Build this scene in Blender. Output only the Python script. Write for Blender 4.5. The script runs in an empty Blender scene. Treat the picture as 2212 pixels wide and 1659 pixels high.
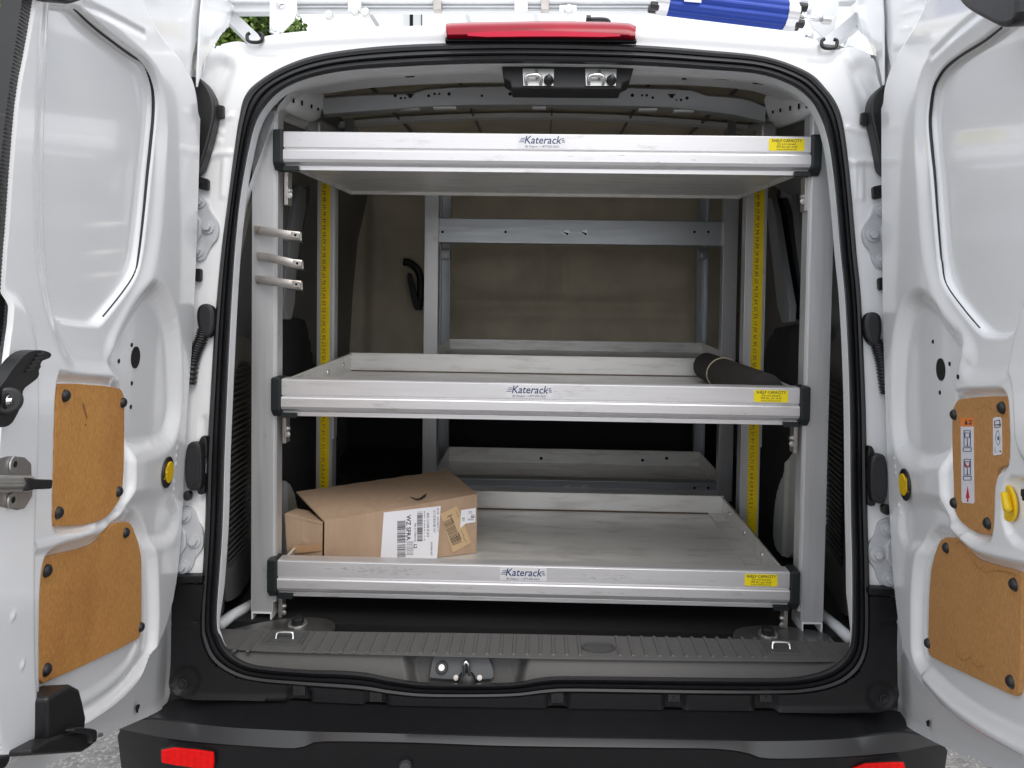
import bpy, math, random
import numpy as np
from mathutils import Vector, Matrix
random.seed(7); RNG = np.random.default_rng(5)
rad = math.radians
scn = bpy.context.scene
# ------------------------------------------------------------------ camera
CAM = np.array([0.007, -1.4775, 1.355]); YAW, PITCH, ROLL = 0.0216, 0.0297, 0.0141
PX, PY, FL = 1134.3, 642.4, 1533.0            # photograph measured on a 2212 x 1659 grid
def _axes():
    cy, sy, cp, sp, cr, sr = math.cos(YAW), math.sin(YAW), math.cos(PITCH), math.sin(PITCH), math.cos(ROLL), math.sin(ROLL)
    f = np.array([-sy*cp, cy*cp, -sp]); r = np.array([cy, sy, 0.0]); u = np.cross(r, f)
    return r*cr + u*sr, -r*sr + u*cr, f
CR, CU, CF = _axes()
cd = bpy.data.cameras.new("camera"); cam = bpy.data.objects.new("camera", cd); scn.collection.objects.link(cam)
m = Matrix.Identity(4)
for i in range(3):
    m[i][0], m[i][1], m[i][2], m[i][3] = CR[i], CU[i], -CF[i], CAM[i]
cam.matrix_world = m
cd.sensor_width = 36; cd.sensor_fit = 'HORIZONTAL'; cd.lens = FL/2212*36
cd.shift_x = (1106-PX)/2212; cd.shift_y = (PY-829.5)/2212
cd.clip_start = .02; cd.clip_end = 800
scn.camera = cam
# ------------------------------------------------------------------ world, sun, exposure
w = bpy.data.worlds.new("World"); scn.world = w; w.use_nodes = True
nt = w.node_tree; nt.nodes.clear()
out = nt.nodes.new('ShaderNodeOutputWorld'); bg = nt.nodes.new('ShaderNodeBackground')
sky = nt.nodes.new('ShaderNodeTexSky'); sky.sky_type = 'NISHITA'; sky.sun_disc = False
SUN_E, SUN_R = 52.0, 160.0
sky.sun_elevation = rad(SUN_E); sky.sun_rotation = rad(SUN_R); sky.dust_density = 4.0; sky.air_density = 1.0
mixn = nt.nodes.new('ShaderNodeMix'); mixn.data_type = 'RGBA'       # thin cloud deck over the whole sky
tc = nt.nodes.new('ShaderNodeTexCoord'); cn = nt.nodes.new('ShaderNodeTexNoise'); cn.inputs['Scale'].default_value = 2.2; cn.inputs['Detail'].default_value = 4
cr_ = nt.nodes.new('ShaderNodeMapRange'); cr_.inputs[1].default_value = .3; cr_.inputs[2].default_value = .7; cr_.inputs[3].default_value = .72; cr_.inputs[4].default_value = .95
nt.links.new(tc.outputs['Generated'], cn.inputs['Vector']); nt.links.new(cn.outputs['Fac'], cr_.inputs[0]); nt.links.new(cr_.outputs[0], mixn.inputs['Factor'])
nt.links.new(sky.outputs[0], mixn.inputs[6]); mixn.inputs[7].default_value = (7.6, 7.8, 8.1, 1)
nt.links.new(mixn.outputs[2], bg.inputs[0]); bg.inputs[1].default_value = 0.12
nt.links.new(bg.outputs[0], out.inputs[0])
sd_ = bpy.data.lights.new("sun", 'SUN'); sd_.energy = 0.7; sd_.angle = rad(25); sd_.color = (1, .97, .92)
sun = bpy.data.objects.new("sun", sd_); scn.collection.objects.link(sun)
sdir = Vector((math.sin(rad(SUN_R))*math.cos(rad(SUN_E)), math.cos(rad(SUN_R))*math.cos(rad(SUN_E)), math.sin(rad(SUN_E))))
sun.rotation_euler = sdir.to_track_quat('Z', 'Y').to_euler()
scn.view_settings.view_transform = 'Standard'; scn.view_settings.look = 'None'
scn.cycles.max_bounces = 12; scn.cycles.diffuse_bounces = 8; scn.cycles.glossy_bounces = 6
scn.view_settings.exposure = 0.84; scn.view_settings.gamma = 1

# ------------------------------------------------------------------ measuring helpers (a sight line meets a real plane)
def nrm(a): a = np.array(a, float); return a/np.linalg.norm(a)
class Plane:
    def __init__(s, O, U, V, N): s.O, s.U, s.V, s.N = np.array(O, float), nrm(U), nrm(V), nrm(N)
    def off(s, d): return Plane(s.O + s.N*d, s.U, s.V, s.N)
    def uv(s, p): q = at(p[0], p[1], s) - s.O; return (q@s.U, q@s.V)
    def pt(s, u, v, h=0.0): return s.O + s.U*u + s.V*v + s.N*h
def at(x, y, P):
    d = CF*FL + CR*(x-PX) - CU*(y-PY); t = ((P.O-CAM)@P.N)/(d@P.N); return CAM + d*t
def YP(Y): return Plane((0, Y, 0), (1, 0, 0), (0, 0, 1), (0, -1, 0))
def ZP(Z): return Plane((0, 0, Z), (1, 0, 0), (0, 1, 0), (0, 0, 1))
def XP(X, s=1): return Plane((X, 0, 0), (0, 1, 0), (0, 0, 1), (s, 0, 0))
RK = rad(7); sR, cR = math.sin(RK), math.cos(RK)
FR = Plane((0, -.17, .65), (1, 0, 0), (0, sR, cR), (0, -cR, sR))
def door_plane(xi, yi, side, ang):
    H = at(xi, yi, YP(-.13)); s, c = math.sin(rad(ang)), math.cos(rad(ang))
    U = (side*s, -c*cR, c*sR); V = (0, sR, cR); N = (side*c, s*cR, -s*sR)
    return Plane(H, U, V, N)
DL = door_plane(415, 730, 1, 10); DR = door_plane(1910, 730, -1, 10)

# ------------------------------------------------------------------ materials
MATS = {}
def mat(name, col, rough=.5, metal=0.0, var=.06, vs=6.0, stretch=(1, 1, 1), bump=0.0, bs=60.0, coat=0.0, rvar=0.0, spec=.5, col2=None, c2s=3.0, c2t=(.55, .7), trans=0.0, emis=None, c2stretch=(1, 1, 1), c2det=6):
    if name in MATS: return MATS[name]
    M = bpy.data.materials.new(name); M.use_nodes = True; t = M.node_tree; b = t.nodes['Principled BSDF']
    L = t.links.new; N = t.nodes.new
    b.inputs['Roughness'].default_value = rough; b.inputs['Metallic'].default_value = metal
    b.inputs['Specular IOR Level'].default_value = spec
    b.inputs['Coat Weight'].default_value = coat; b.inputs['Coat Roughness'].default_value = .08
    if trans: b.inputs['Transmission Weight'].default_value = trans
    co = N('ShaderNodeTexCoord'); mp = N('ShaderNodeMapping'); mp.inputs['Scale'].default_value = stretch
    L(co.outputs['Object'], mp.inputs['Vector'])
    n = N('ShaderNodeTexNoise'); n.inputs['Scale'].default_value = vs; n.inputs['Detail'].default_value = 5; L(mp.outputs[0], n.inputs['Vector'])
    r = N('ShaderNodeMapRange'); r.inputs[1].default_value = .25; r.inputs[2].default_value = .75; r.inputs[3].default_value = 1-var; r.inputs[4].default_value = 1+var
    L(n.outputs['Fac'], r.inputs[0])
    mx = N('ShaderNodeVectorMath'); mx.operation = 'SCALE'; L(r.outputs[0], mx.inputs['Scale'])
    if col2:
        n2 = N('ShaderNodeTexNoise'); n2.inputs['Scale'].default_value = c2s; n2.inputs['Detail'].default_value = c2det; n2.inputs['Roughness'].default_value = .65
        mp2 = N('ShaderNodeMapping'); mp2.inputs['Scale'].default_value = c2stretch; mp2.inputs['Location'].default_value = (3.1, 7.7, 1.3); L(co.outputs['Object'], mp2.inputs['Vector']); L(mp2.outputs[0], n2.inputs['Vector'])
        r2 = N('ShaderNodeMapRange'); r2.inputs[1].default_value, r2.inputs[2].default_value = c2t; L(n2.outputs['Fac'], r2.inputs[0])
        mm = N('ShaderNodeMix'); mm.data_type = 'RGBA'; mm.inputs[6].default_value = (*col, 1); mm.inputs[7].default_value = (*col2, 1)
        L(r2.outputs[0], mm.inputs['Factor']); L(mm.outputs[2], mx.inputs[0])
    else: mx.inputs[0].default_value = col
    L(mx.outputs[0], b.inputs['Base Color'])
    if rvar:
        rr = N('ShaderNodeMapRange'); rr.inputs[1].default_value = .3; rr.inputs[2].default_value = .7; rr.inputs[3].default_value = max(.02, rough-rvar); rr.inputs[4].default_value = rough+rvar
        L(n.outputs['Fac'], rr.inputs[0]); L(rr.outputs[0], b.inputs['Roughness'])
    if bump:
        nb = N('ShaderNodeTexNoise'); nb.inputs['Scale'].default_value = bs; nb.inputs['Detail'].default_value = 4; L(mp.outputs[0], nb.inputs['Vector'])
        bp = N('ShaderNodeBump'); bp.inputs['Strength'].default_value = 1.0; bp.inputs['Distance'].default_value = bump
        L(nb.outputs['Fac'], bp.inputs['Height']); L(bp.outputs[0], b.inputs['Normal'])
    if emis: b.inputs['Emission Color'].default_value = (*emis[0], 1); b.inputs['Emission Strength'].default_value = emis[1]
    MATS[name] = M; return M
PAINT = mat('white_paint', (.86, .865, .875), .26, 0, .006, 3, coat=.75)
PAINT2 = mat('white_paint_dusty', (.70, .715, .73), .42, 0, .03, 5, bump=.0002, bs=70, coat=.25, col2=(.60, .60, .60), c2s=9, c2t=(.55, .85))
INPAINT = mat('inner_body_paint', (.78, .785, .785), .38, 0, .05, 8, coat=.3)
ALU = mat('anodised_aluminium', (.74, .73, .74), .42, .72, .03, 10, (.6, 3, 18), .00008, 120, rvar=.06, col2=(.42, .40, .37), c2s=11, c2t=(.58, .85), c2stretch=(1, 1, 4), c2det=14)
ALUV = mat('extruded_post_aluminium', (.66, .66, .67), .42, .65, .04, 10, (14, 14, .5), .00008, 120, rvar=.06, col2=(.38, .37, .36), c2s=16, c2t=(.62, .76), c2det=10)
TRAY = mat('tray_sheet_metal', (.74, .73, .71), .40, .45, .05, 8, (1, 4, 4), .0001, 90, rvar=.1, col2=(.34, .32, .285), c2s=8, c2t=(.50, .92), c2stretch=(1, 4, 7), c2det=14)
GALV = mat('galvanised_steel', (.50, .53, .56), .42, .8, .05, 8, (1, 4, 9), .0001, 60, rvar=.08)
STEEL = mat('worn_steel', (.50, .47, .44), .40, .8, .15, 40, bump=.0003, bs=90, col2=(.20, .12, .08), c2s=30, c2t=(.55, .7))
CHROME = mat('chrome', (.85, .85, .86), .12, 1.0, .02)
ZINC = mat('zinc_bolt', (.62, .62, .60), .35, .9, .05)
BLACK = mat('black_plastic', (.011, .011, .012), .48, 0, .08, 30, bump=.00015, bs=260)
CAPM = mat('cap_plastic', (.008, .012, .013), .5, 0, .05, 30)
RUBBER = mat('seal_rubber', (.013, .013, .015), .42, 0, .05, 20)
BUMP = mat('bumper_plastic', (.0055, .0055, .0065), .46, 0, .05, 12, bump=.0003, bs=420, spec=.30, col2=(.016, .016, .016), c2s=14, c2t=(.66, .85))
TRIM = mat('sill_plastic', (.078, .076, .074), .6, 0, .05, 20, bump=.0003, bs=300, col2=(.105, .102, .10), c2s=9, c2t=(.6, .8))
DARKTRIM = mat('dark_trim', (.055, .053, .051), .55, 0, .08, 12, bump=.0002, bs=200)
PLY = mat('hardboard', (.56, .27, .078), .55, 0, .20, 190, (1.6, 1.6, .8), .0002, 160, col2=(.40, .17, .045), c2s=7, c2t=(.48, .85), spec=.2)
PLY2 = mat('hardboard_pale', (.49, .25, .092), .55, 0, .18, 190, (1.6, 1.6, .8), .0002, 160, col2=(.38, .18, .065), c2s=7, c2t=(.5, .85), spec=.2)
STAIN = mat('water_stain', (.36, .165, .05), .5, 0, .2, 60)
YEL = mat('yellow_plastic', (.80, .52, .005), .35, 0, .03)
YELTAPE = mat('yellow_tape', (.88, .64, .004), .45, 0, .08, 20)
YELLAB = mat('yellow_label', (.90, .72, .004), .4, 0, .03)
RED = mat('red_lens', (.30, .003, .018), .25, 0, .25, 9, (1, 8, 8), coat=.08, spec=.3)
REDREF = mat('red_reflector', (.85, .004, .004), .45, 0, .12, 90, bump=.0004, bs=500, spec=.2)
BROWN = mat('bulkhead_felt', (.70, .625, .48), .85, 0, .10, 7, bump=.0006, bs=260, col2=(.57, .51, .40), c2s=3, c2t=(.45, .7))
def prisms(M):
    t = M.node_tree; b = t.nodes['Principled BSDF']; tc_ = [n for n in t.nodes if n.type == 'TEX_COORD'][0]
    ck = t.nodes.new('ShaderNodeTexVoronoi'); ck.inputs['Scale'].default_value = 330; ck.inputs['Randomness'].default_value = 0; t.links.new(tc_.outputs['Object'], ck.inputs['Vector'])
    src = b.inputs['Base Color'].links[0].from_socket; mr = t.nodes.new('ShaderNodeMapRange'); mr.inputs[1].default_value = 0; mr.inputs[2].default_value = .7; mr.inputs[3].default_value = 1.0; mr.inputs[4].default_value = .70
    t.links.new(ck.outputs['Distance'], mr.inputs[0]); sc = t.nodes.new('ShaderNodeVectorMath'); sc.operation = 'SCALE'; t.links.new(src, sc.inputs[0]); t.links.new(mr.outputs[0], sc.inputs['Scale']); t.links.new(sc.outputs[0], b.inputs['Base Color'])
prisms(REDREF)
CARD = mat('cardboard', (.385, .268, .182), .85, 0, .07, 60, (1, 1, .12), .0005, 160, col2=(.32, .22, .145), c2s=6, c2t=(.5, .75))
PAPER = mat('label_paper', (.74, .74, .78), .5, 0, .02)
PAPER2 = mat('tan_label', (.52, .36, .20), .5, 0, .04)
INK = mat('print_ink', (.03, .03, .035), .5, 0, .02)
INKB = mat('blue_ink', (.012, .025, .13), .45, 0, .02)
GREYINK = mat('grey_ink', (.30, .30, .34), .5, 0, .02)
CLEARLAB = mat('silver_label', (.72, .72, .73), .38, .3, .03)
ORANGE = mat('orange_label', (.85, .22, .02), .45, 0, .02)
REDINK = mat('red_ink', (.6, .02, .05), .45, 0, .02)
HOLE = mat('dark_cavity', (.004, .004, .004), .9, 0, 0)
GLASS = mat('tinted_glass', (.012, .013, .014), .08, 0, 0, spec=.6)
BLUE = mat('blue_anodised', (.012, .045, .30), .38, .35, .12, 40, (1, 6, 6))
MATT = mat('rolled_mat', (.022, .020, .018), .75, 0, .2, 25, bump=.0004, bs=90)
STRING = mat('string', (.45, .38, .27), .8)

# ------------------------------------------------------------------ object helpers
COL = scn.collection; WM = {}
def link(o, parent=None, world=None):
    world = world or Matrix.Identity(4)
    COL.objects.link(o)
    if parent is not None:
        o.parent = parent; o.matrix_parent_inverse = WM[parent.name].inverted()
    o.matrix_basis = world; WM[o.name] = world.copy(); return o
def obj(name, verts, faces, M, parent=None, smooth=False, world=None, bevel=0.0, auto=None, seg=2):
    me = bpy.data.meshes.new(name); me.from_pydata([tuple(map(float, v)) for v in verts], [], faces); me.validate(); me.update()
    ms = M if isinstance(M, (list, tuple)) else [M]
    for x in ms: me.materials.append(x)
    if smooth: me.polygons.foreach_set('use_smooth', [True]*len(me.polygons))
    if auto is not None:
        me.polygons.foreach_set('use_smooth', [True]*len(me.polygons)); me.set_sharp_from_angle(angle=rad(auto))
    o = bpy.data.objects.new(name, me); link(o, parent, world)
    if bevel:
        md = o.modifiers.new('b', 'BEVEL'); md.width = bevel; md.segments = seg; md.limit_method = 'ANGLE'; md.angle_limit = rad(40); md.harden_normals = False
    return o
def again(src, parent, world, label=None):
    o = src.copy(); o.name = src.name.split('.')[0]; o.parent = None; o.matrix_parent_inverse = Matrix.Identity(4)
    link(o, parent, world); return o
def thing(name, loc, label, cat, group=None):
    o = bpy.data.objects.new(name, None); o.empty_display_size = .1; link(o, None, Matrix.Translation(loc)); tag(o, label, cat, group); return o
def tag(o, label=None, cat=None, group=None, kind=None):
    if label: o['label'] = label
    if cat: o['category'] = cat
    if group: o['group'] = group
    if kind: o['kind'] = kind
    return o
class MB:
    def __init__(s): s.v = []; s.f = []
    def add(s, v, f):
        n = len(s.v); s.v += [tuple(map(float, p)) for p in v]; s.f += [tuple(i+n for i in q) for q in f]; return s
    def box(s, a, b):
        x0, y0, z0 = a; x1, y1, z1 = b
        v = [(x0,y0,z0),(x1,y0,z0),(x1,y1,z0),(x0,y1,z0),(x0,y0,z1),(x1,y0,z1),(x1,y1,z1),(x0,y1,z1)]
        return s.add(v, [(0,3,2,1),(4,5,6,7),(0,1,5,4),(1,2,6,5),(2,3,7,6),(3,0,4,7)])
    def hexa(s, q, d):                       # quad pushed along vector d
        q = [np.array(p, float) for p in q]; d = np.array(d, float)
        return s.prism(q, d)
    def prism(s, poly, d):
        n = len(poly); poly = [np.array(p, float) for p in poly]; v = poly + [p + d for p in poly]
        return s.add(v, [tuple(range(n)), tuple(range(2*n-1, n-1, -1))] + [(i, i+n, (i+1) % n + n, (i+1) % n) for i in range(n)])
    def cyl(s, p0, p1, r, n=12, r1=None, cap=True):
        p0, p1 = np.array(p0, float), np.array(p1, float); a = nrm(p1-p0); r1 = r if r1 is None else r1
        t = np.array([0, 0, 1.]) if abs(a[2]) < .9 else np.array([1., 0, 0]); u = nrm(np.cross(a, t)); w_ = np.cross(a, u)
        v = [p0 + r*(math.cos(k*2*math.pi/n)*u + math.sin(k*2*math.pi/n)*w_) for k in range(n)] + [p1 + r1*(math.cos(k*2*math.pi/n)*u + math.sin(k*2*math.pi/n)*w_) for k in range(n)]
        f = [(k, (k+1) % n, (k+1) % n + n, k+n) for k in range(n)]
        if cap: f += [tuple(range(n-1, -1, -1)), tuple(range(n, 2*n))]
        return s.add(v, f)
    def tube(s, pts, r, n=8, rs=None):
        pts = [np.array(p, float) for p in pts]; V = []; k0 = len(pts); up = None
        for i, p in enumerate(pts):
            a = nrm(pts[min(i+1, k0-1)] - pts[max(i-1, 0)])
            if up is None: up = np.array([0, 0, 1.]) if abs(a[2]) < .9 else np.array([1., 0, 0])
            u = nrm(np.cross(a, up)); w_ = np.cross(u, a); up = w_; rr = rs[i] if rs else r
            V += [p + rr*(math.cos(k*2*math.pi/n)*u + math.sin(k*2*math.pi/n)*w_) for k in range(n)]
        F = [(i*n+k, i*n+(k+1) % n, (i+1)*n+(k+1) % n, (i+1)*n+k) for i in range(k0-1) for k in range(n)]
        F += [tuple(range(n-1, -1, -1)), tuple(range((k0-1)*n, k0*n))]
        return s.add(V, F)
    def loft(s, rows, closed=False):
        n = len(rows[0]); assert all(len(r) == n for r in rows); V = [p for r in rows for p in r]
        F = [(i*n+k, i*n+(k+1) % n, (i+1)*n+(k+1) % n, (i+1)*n+k) for i in range(len(rows)-1) for k in range(n if closed else n-1)]
        return s.add(V, F)
    def build(s, name, M, parent=None, **kw): return obj(name, s.v, s.f, M, parent, **kw)
def chaikin(p, it=2, closed=True):
    p = np.array(p, float)
    for _ in range(it):
        q = np.roll(p, -1, 0) if closed else p[1:]; a = p if closed else p[:-1]
        r = np.empty((2*len(a), p.shape[1])); r[0::2] = .75*a + .25*q; r[1::2] = .25*a + .75*q
        p = r if closed else np.vstack([p[:1], r, p[-1:]])
    return p
def spline(p, k=6, closed=False):
    p = np.array(p, float); n = len(p); R_ = []
    for i in range(n if closed else n-1):
        g = (lambda j: p[j % n]) if closed else (lambda j: p[min(max(j, 0), n-1)])
        a, b, c, d = g(i-1), g(i), g(i+1), g(i+2)
        for t in np.arange(k)/k:
            R_.append(.5*((2*b) + (-a+c)*t + (2*a-5*b+4*c-d)*t*t + (-a+3*b-3*c+d)*t**3))
    if not closed: R_.append(p[-1])
    return np.array(R_)
def sdist(G, poly):
    """signed distance, negative inside; G (n,2)"""
    A = poly; B = np.roll(poly, -1, 0); best = np.full(len(G), 1e9); ins = np.zeros(len(G), bool)
    for a, b in zip(A, B):
        ab = b-a; L2 = ab@ab + 1e-12; t = np.clip(((G-a)@ab)/L2, 0, 1); d = G - a - t[:, None]*ab; dd = (d*d).sum(1); best = np.minimum(best, dd)
        c = (a[1] > G[:, 1]) != (b[1] > G[:, 1])
        if c.any():
            xi = a[0] + (G[:, 1]-a[1])/(b[1]-a[1]+1e-15)*(b[0]-a[0]); ins ^= (c & (G[:, 0] < xi))
    return np.where(ins, -1, 1)*np.sqrt(best)
def ldist(G, line):
    best = np.full(len(G), 1e9)
    for a, b in zip(line[:-1], line[1:]):
        ab = b-a; L2 = ab@ab + 1e-12; t = np.clip(((G-a)@ab)/L2, 0, 1); d = G - a - t[:, None]*ab; best = np.minimum(best, (d*d).sum(1))
    return np.sqrt(best)
def sm(t): t = np.clip(t, 0, 1); return t*t*(3-2*t)
def heights(P, feats, G):
    H = np.zeros(len(G))
    for ft in feats:
        k = ft[0]
        if k == 'p':
            Q = P.off(ft[4] if len(ft) > 4 else 0.0); d = sdist(G, chaikin([Q.uv(p) for p in ft[1]], 2)); H += ft[2]*sm(.5 - d/ft[3])
        elif k == 'l':
            Q = P.off(ft[4] if len(ft) > 4 else 0.0); d = ldist(G, chaikin([Q.uv(p) for p in ft[1]], 2, False)); H += ft[2]*sm(1 - d/ft[3])
        elif k == 'c': q = np.array(P.uv(ft[1])); d = np.linalg.norm(G-q, axis=1); H += ft[2]*sm(.5-(d-ft[4])/ft[3])
    return H
def on_surface(P, feats, c):
    """height of a pressed sheet where the sight line through c meets it"""
    h = 0.0
    for _ in range(12): h += .6*(heights(P, feats, np.array([P.off(h).uv(c)]))[0] - h)
    return h
def relief(name, P, outer, feats, M, parent, res=.004, holes=(), thick=.004, rim=0.0, ch=2, fn=None, hch=2):
    """pressed sheet: outline and features measured on plane P, heights along its normal"""
    out_ = chaikin([P.uv(p) for p in outer], ch); hs = [chaikin([P.uv(p) for p in h], hch) for h in holes]
    lo, hi = out_.min(0)-res, out_.max(0)+res; nu, nv = int((hi[0]-lo[0])/res)+2, int((hi[1]-lo[1])/res)+2
    uu, vv = np.meshgrid(lo[0]+np.arange(nu)*res, lo[1]+np.arange(nv)*res, indexing='ij'); G = np.stack([uu.ravel(), vv.ravel()], 1)
    def total(G):
        s = sdist(G, out_)
        for h in hs: s = np.maximum(s, -sdist(G, h))
        return s
    s = total(G); keep = s <= res*.72
    e = res*.2; bd = np.abs(s) < res*1.5; near = keep & (s > -res*.45); idx = np.where(near)[0]
    for _ in range(2):
        g = G[idx]; s0 = total(g); gx = (total(g+[e, 0])-total(g-[e, 0]))/(2*e); gy = (total(g+[0, e])-total(g-[0, e]))/(2*e)
        G[idx] = g - (s0*.98)[:, None]*np.stack([gx, gy], 1)
    H = heights(P, feats, G); S = np.minimum(total(G), 0) if rim else None
    if rim: H += rim*sm(1+S/.012)
    if fn: H += fn(G)
    K = keep.reshape(nu, nv); ok = K[:-1, :-1] & K[1:, :-1] & K[1:, 1:] & K[:-1, 1:]
    ii, jj = np.where(ok); a = ii*nv+jj; F = np.stack([a, a+nv, a+nv+1, a+1], 1)
    used = np.unique(F); mp = -np.ones(len(G), int); mp[used] = np.arange(len(used)); F = mp[F]
    X = P.O + G[used][:, :1]*P.U + G[used][:, 1:]*P.V + H[used][:, None]*P.N
    if np.dot(np.cross(P.U, P.V), P.N) < 0: F = F[:, ::-1]
    ed = np.concatenate([F[:, [0, 1]], F[:, [1, 2]], F[:, [2, 3]], F[:, [3, 0]]]); key = np.sort(ed, 1); key = key[:, 0]*len(X)*2 + key[:, 1]
    _, inv, cnt = np.unique(key, return_inverse=True, return_counts=True); be = ed[cnt[inv] == 1]
    bv = np.unique(be); mb = -np.ones(len(X), int); mb[bv] = len(X)+np.arange(len(bv)); X2 = np.vstack([X, X[bv]-P.N*thick])
    SK = np.stack([be[:, 1], be[:, 0], mb[be[:, 0]], mb[be[:, 1]]], 1); A = np.vstack([F, SK])
    me = bpy.data.meshes.new(name); me.vertices.add(len(X2)); me.vertices.foreach_set('co', X2.ravel())
    me.loops.add(A.size); me.loops.foreach_set('vertex_index', A.ravel().astype(np.int32)); me.polygons.add(len(A))
    me.polygons.foreach_set('loop_start', (np.arange(len(A))*4).astype(np.int32)); me.polygons.foreach_set('loop_total', np.full(len(A), 4, np.int32))
    me.update(calc_edges=True); me.polygons.foreach_set('use_smooth', [True]*len(A)); me.materials.append(M); me.set_sharp_from_angle(angle=rad(72))
    return link(bpy.data.objects.new(name, me), parent)
def plate(name, P, poly, M, parent, h0=0.0, t=.003, ch=2, bevel=0.0, **kw):
    """flat piece of thickness t standing h0 off plane P"""
    Q = P.off(h0+t); p = [at(x, y, Q) for x, y in poly]
    if ch: p = chaikin(np.array(p), ch)
    a = [q - P.N*0 for q in p]
    area = sum(np.dot(np.cross(a[i]-a[0], a[(i+1) % len(a)]-a[0]), P.N) for i in range(len(a)))
    if area < 0: a = a[::-1]
    mb = MB(); n = len(a); v = a + [q - P.N*t for q in a]
    mb.add(v, [tuple(range(n)), tuple(range(2*n-1, n-1, -1))] + [(i, i+n, (i+1) % n + n, (i+1) % n) for i in range(n)])
    return mb.build(name, M, parent, bevel=bevel, **kw)
def disc_mb(P, c, r, h0, h1, n=16, r1=None):
    q = at(c[0], c[1], P) if len(c) == 2 else np.array(c); return MB().cyl(q+P.N*h0, q+P.N*h1, r, n, r1)
def dome(P, c, r, h, n=14, base=0.0):
    q = (at(c[0], c[1], P) if len(c) == 2 else np.array(c)) + P.N*base; rows = []
    for a in (0, .35, .7, 1.05, 1.35):
        rr, hh = r*math.cos(a), h*math.sin(a); rows.append([q + P.N*hh + rr*(math.cos(k*2*math.pi/n)*P.U + math.sin(k*2*math.pi/n)*P.V) for k in range(n)])
    b = MB().loft(rows, True); b.f.append(tuple(range(4*n, 5*n))); return b
def bolt(P, c, r, parent, M=ZINC, name='bolt', base=0.0, washer=True):
    q = at(c[0], c[1], P) if len(c) == 2 else np.array(c)
    b = MB()
    if washer: b.cyl(q+P.N*base, q+P.N*(base+r*.25), r, 18)
    b.cyl(q+P.N*base, q+P.N*(base+r*.75), r*.6, 6)
    return b.build(name, M, parent, bevel=r*.06)
TXT = bpy.data.scenes.new('type_setting')
def text(s, size, O, U, V, N, M, parent, name='lettering', shear=0.0, align='CENTER', off=0.0006, bold=0.0, sx=1.0):
    c = bpy.data.curves.new(name, 'FONT'); c.body = s; c.size = size; c.shear = shear; c.align_x = align; c.align_y = 'CENTER'; c.offset = bold; c.resolution_u = 2
    o = bpy.data.objects.new(name, c); TXT.collection.objects.link(o); vl = TXT.view_layers[0]; vl.update()
    me = bpy.data.meshes.new_from_object(o.evaluated_get(vl.depsgraph)); TXT.collection.objects.unlink(o); bpy.data.objects.remove(o)
    R_ = np.stack([np.array(U)*sx, V, N], 1); A = np.empty(len(me.vertices)*3); me.vertices.foreach_get('co', A); A = A.reshape(-1, 3)@R_.T + np.array(O) + np.array(N)*off
    me.vertices.foreach_set('co', A.ravel()); me.update(); me.materials.clear(); me.materials.append(M); me.name = name
    ob = bpy.data.objects.new(name, me); return link(ob, parent)
def ibox(x0, y0, x1, y1, Y, dy):
    a = at(x0, y0, YP(Y)); b = at(x1, y1, YP(Y)); c = at(x1, y0, YP(Y)); d = at(x0, y1, YP(Y))
    q = [d, b, c, a]; return MB().prism(q, np.array([0, dy, 0]))

# ================================================================== SETTING
def ground():
    M = mat('asphalt', (.155, .150, .145), .85, 0, .25, 30, bump=.004, bs=110, col2=(.30, .29, .28), c2s=90, c2t=(.52, .62), c2det=3)
    t = M.node_tree; b = t.nodes['Principled BSDF']
    v = t.nodes.new('ShaderNodeTexVoronoi'); v.feature = 'DISTANCE_TO_EDGE'; v.inputs['Scale'].default_value = 1.6
    tcn = [n for n in t.nodes if n.type == 'TEX_COORD'][0]
    nz = t.nodes.new('ShaderNodeTexNoise'); nz.inputs['Scale'].default_value = 6; va = t.nodes.new('ShaderNodeVectorMath'); va.operation = 'ADD'
    t.links.new(tcn.outputs['Object'], nz.inputs['Vector']); t.links.new(tcn.outputs['Object'], va.inputs[0]); t.links.new(nz.outputs['Color'], va.inputs[1]); t.links.new(va.outputs[0], v.inputs['Vector'])
    r = t.nodes.new('ShaderNodeMapRange'); r.inputs[1].default_value = .004; r.inputs[2].default_value = .018; r.inputs[3].default_value = .75; t.links.new(v.outputs['Distance'], r.inputs[0])
    src = b.inputs['Base Color'].links[0].from_socket; s = t.nodes.new('ShaderNodeVectorMath'); s.operation = 'SCALE'
    t.links.new(src, s.inputs[0]); t.links.new(r.outputs[0], s.inputs['Scale']); t.links.new(s.outputs[0], b.inputs['Base Color'])
    v_ = [(x, y, 0) for x in (-300, -4, 4, 300) for y in (-300, -4, 4, 300)]
    f = [(i*4+j, (i+1)*4+j, (i+1)*4+j+1, i*4+j+1) for i in range(3) for j in range(3)]
    tag(obj('ground', v_, f, M), 'cracked grey asphalt ground under the van', None, None, 'structure')
ground()

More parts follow.
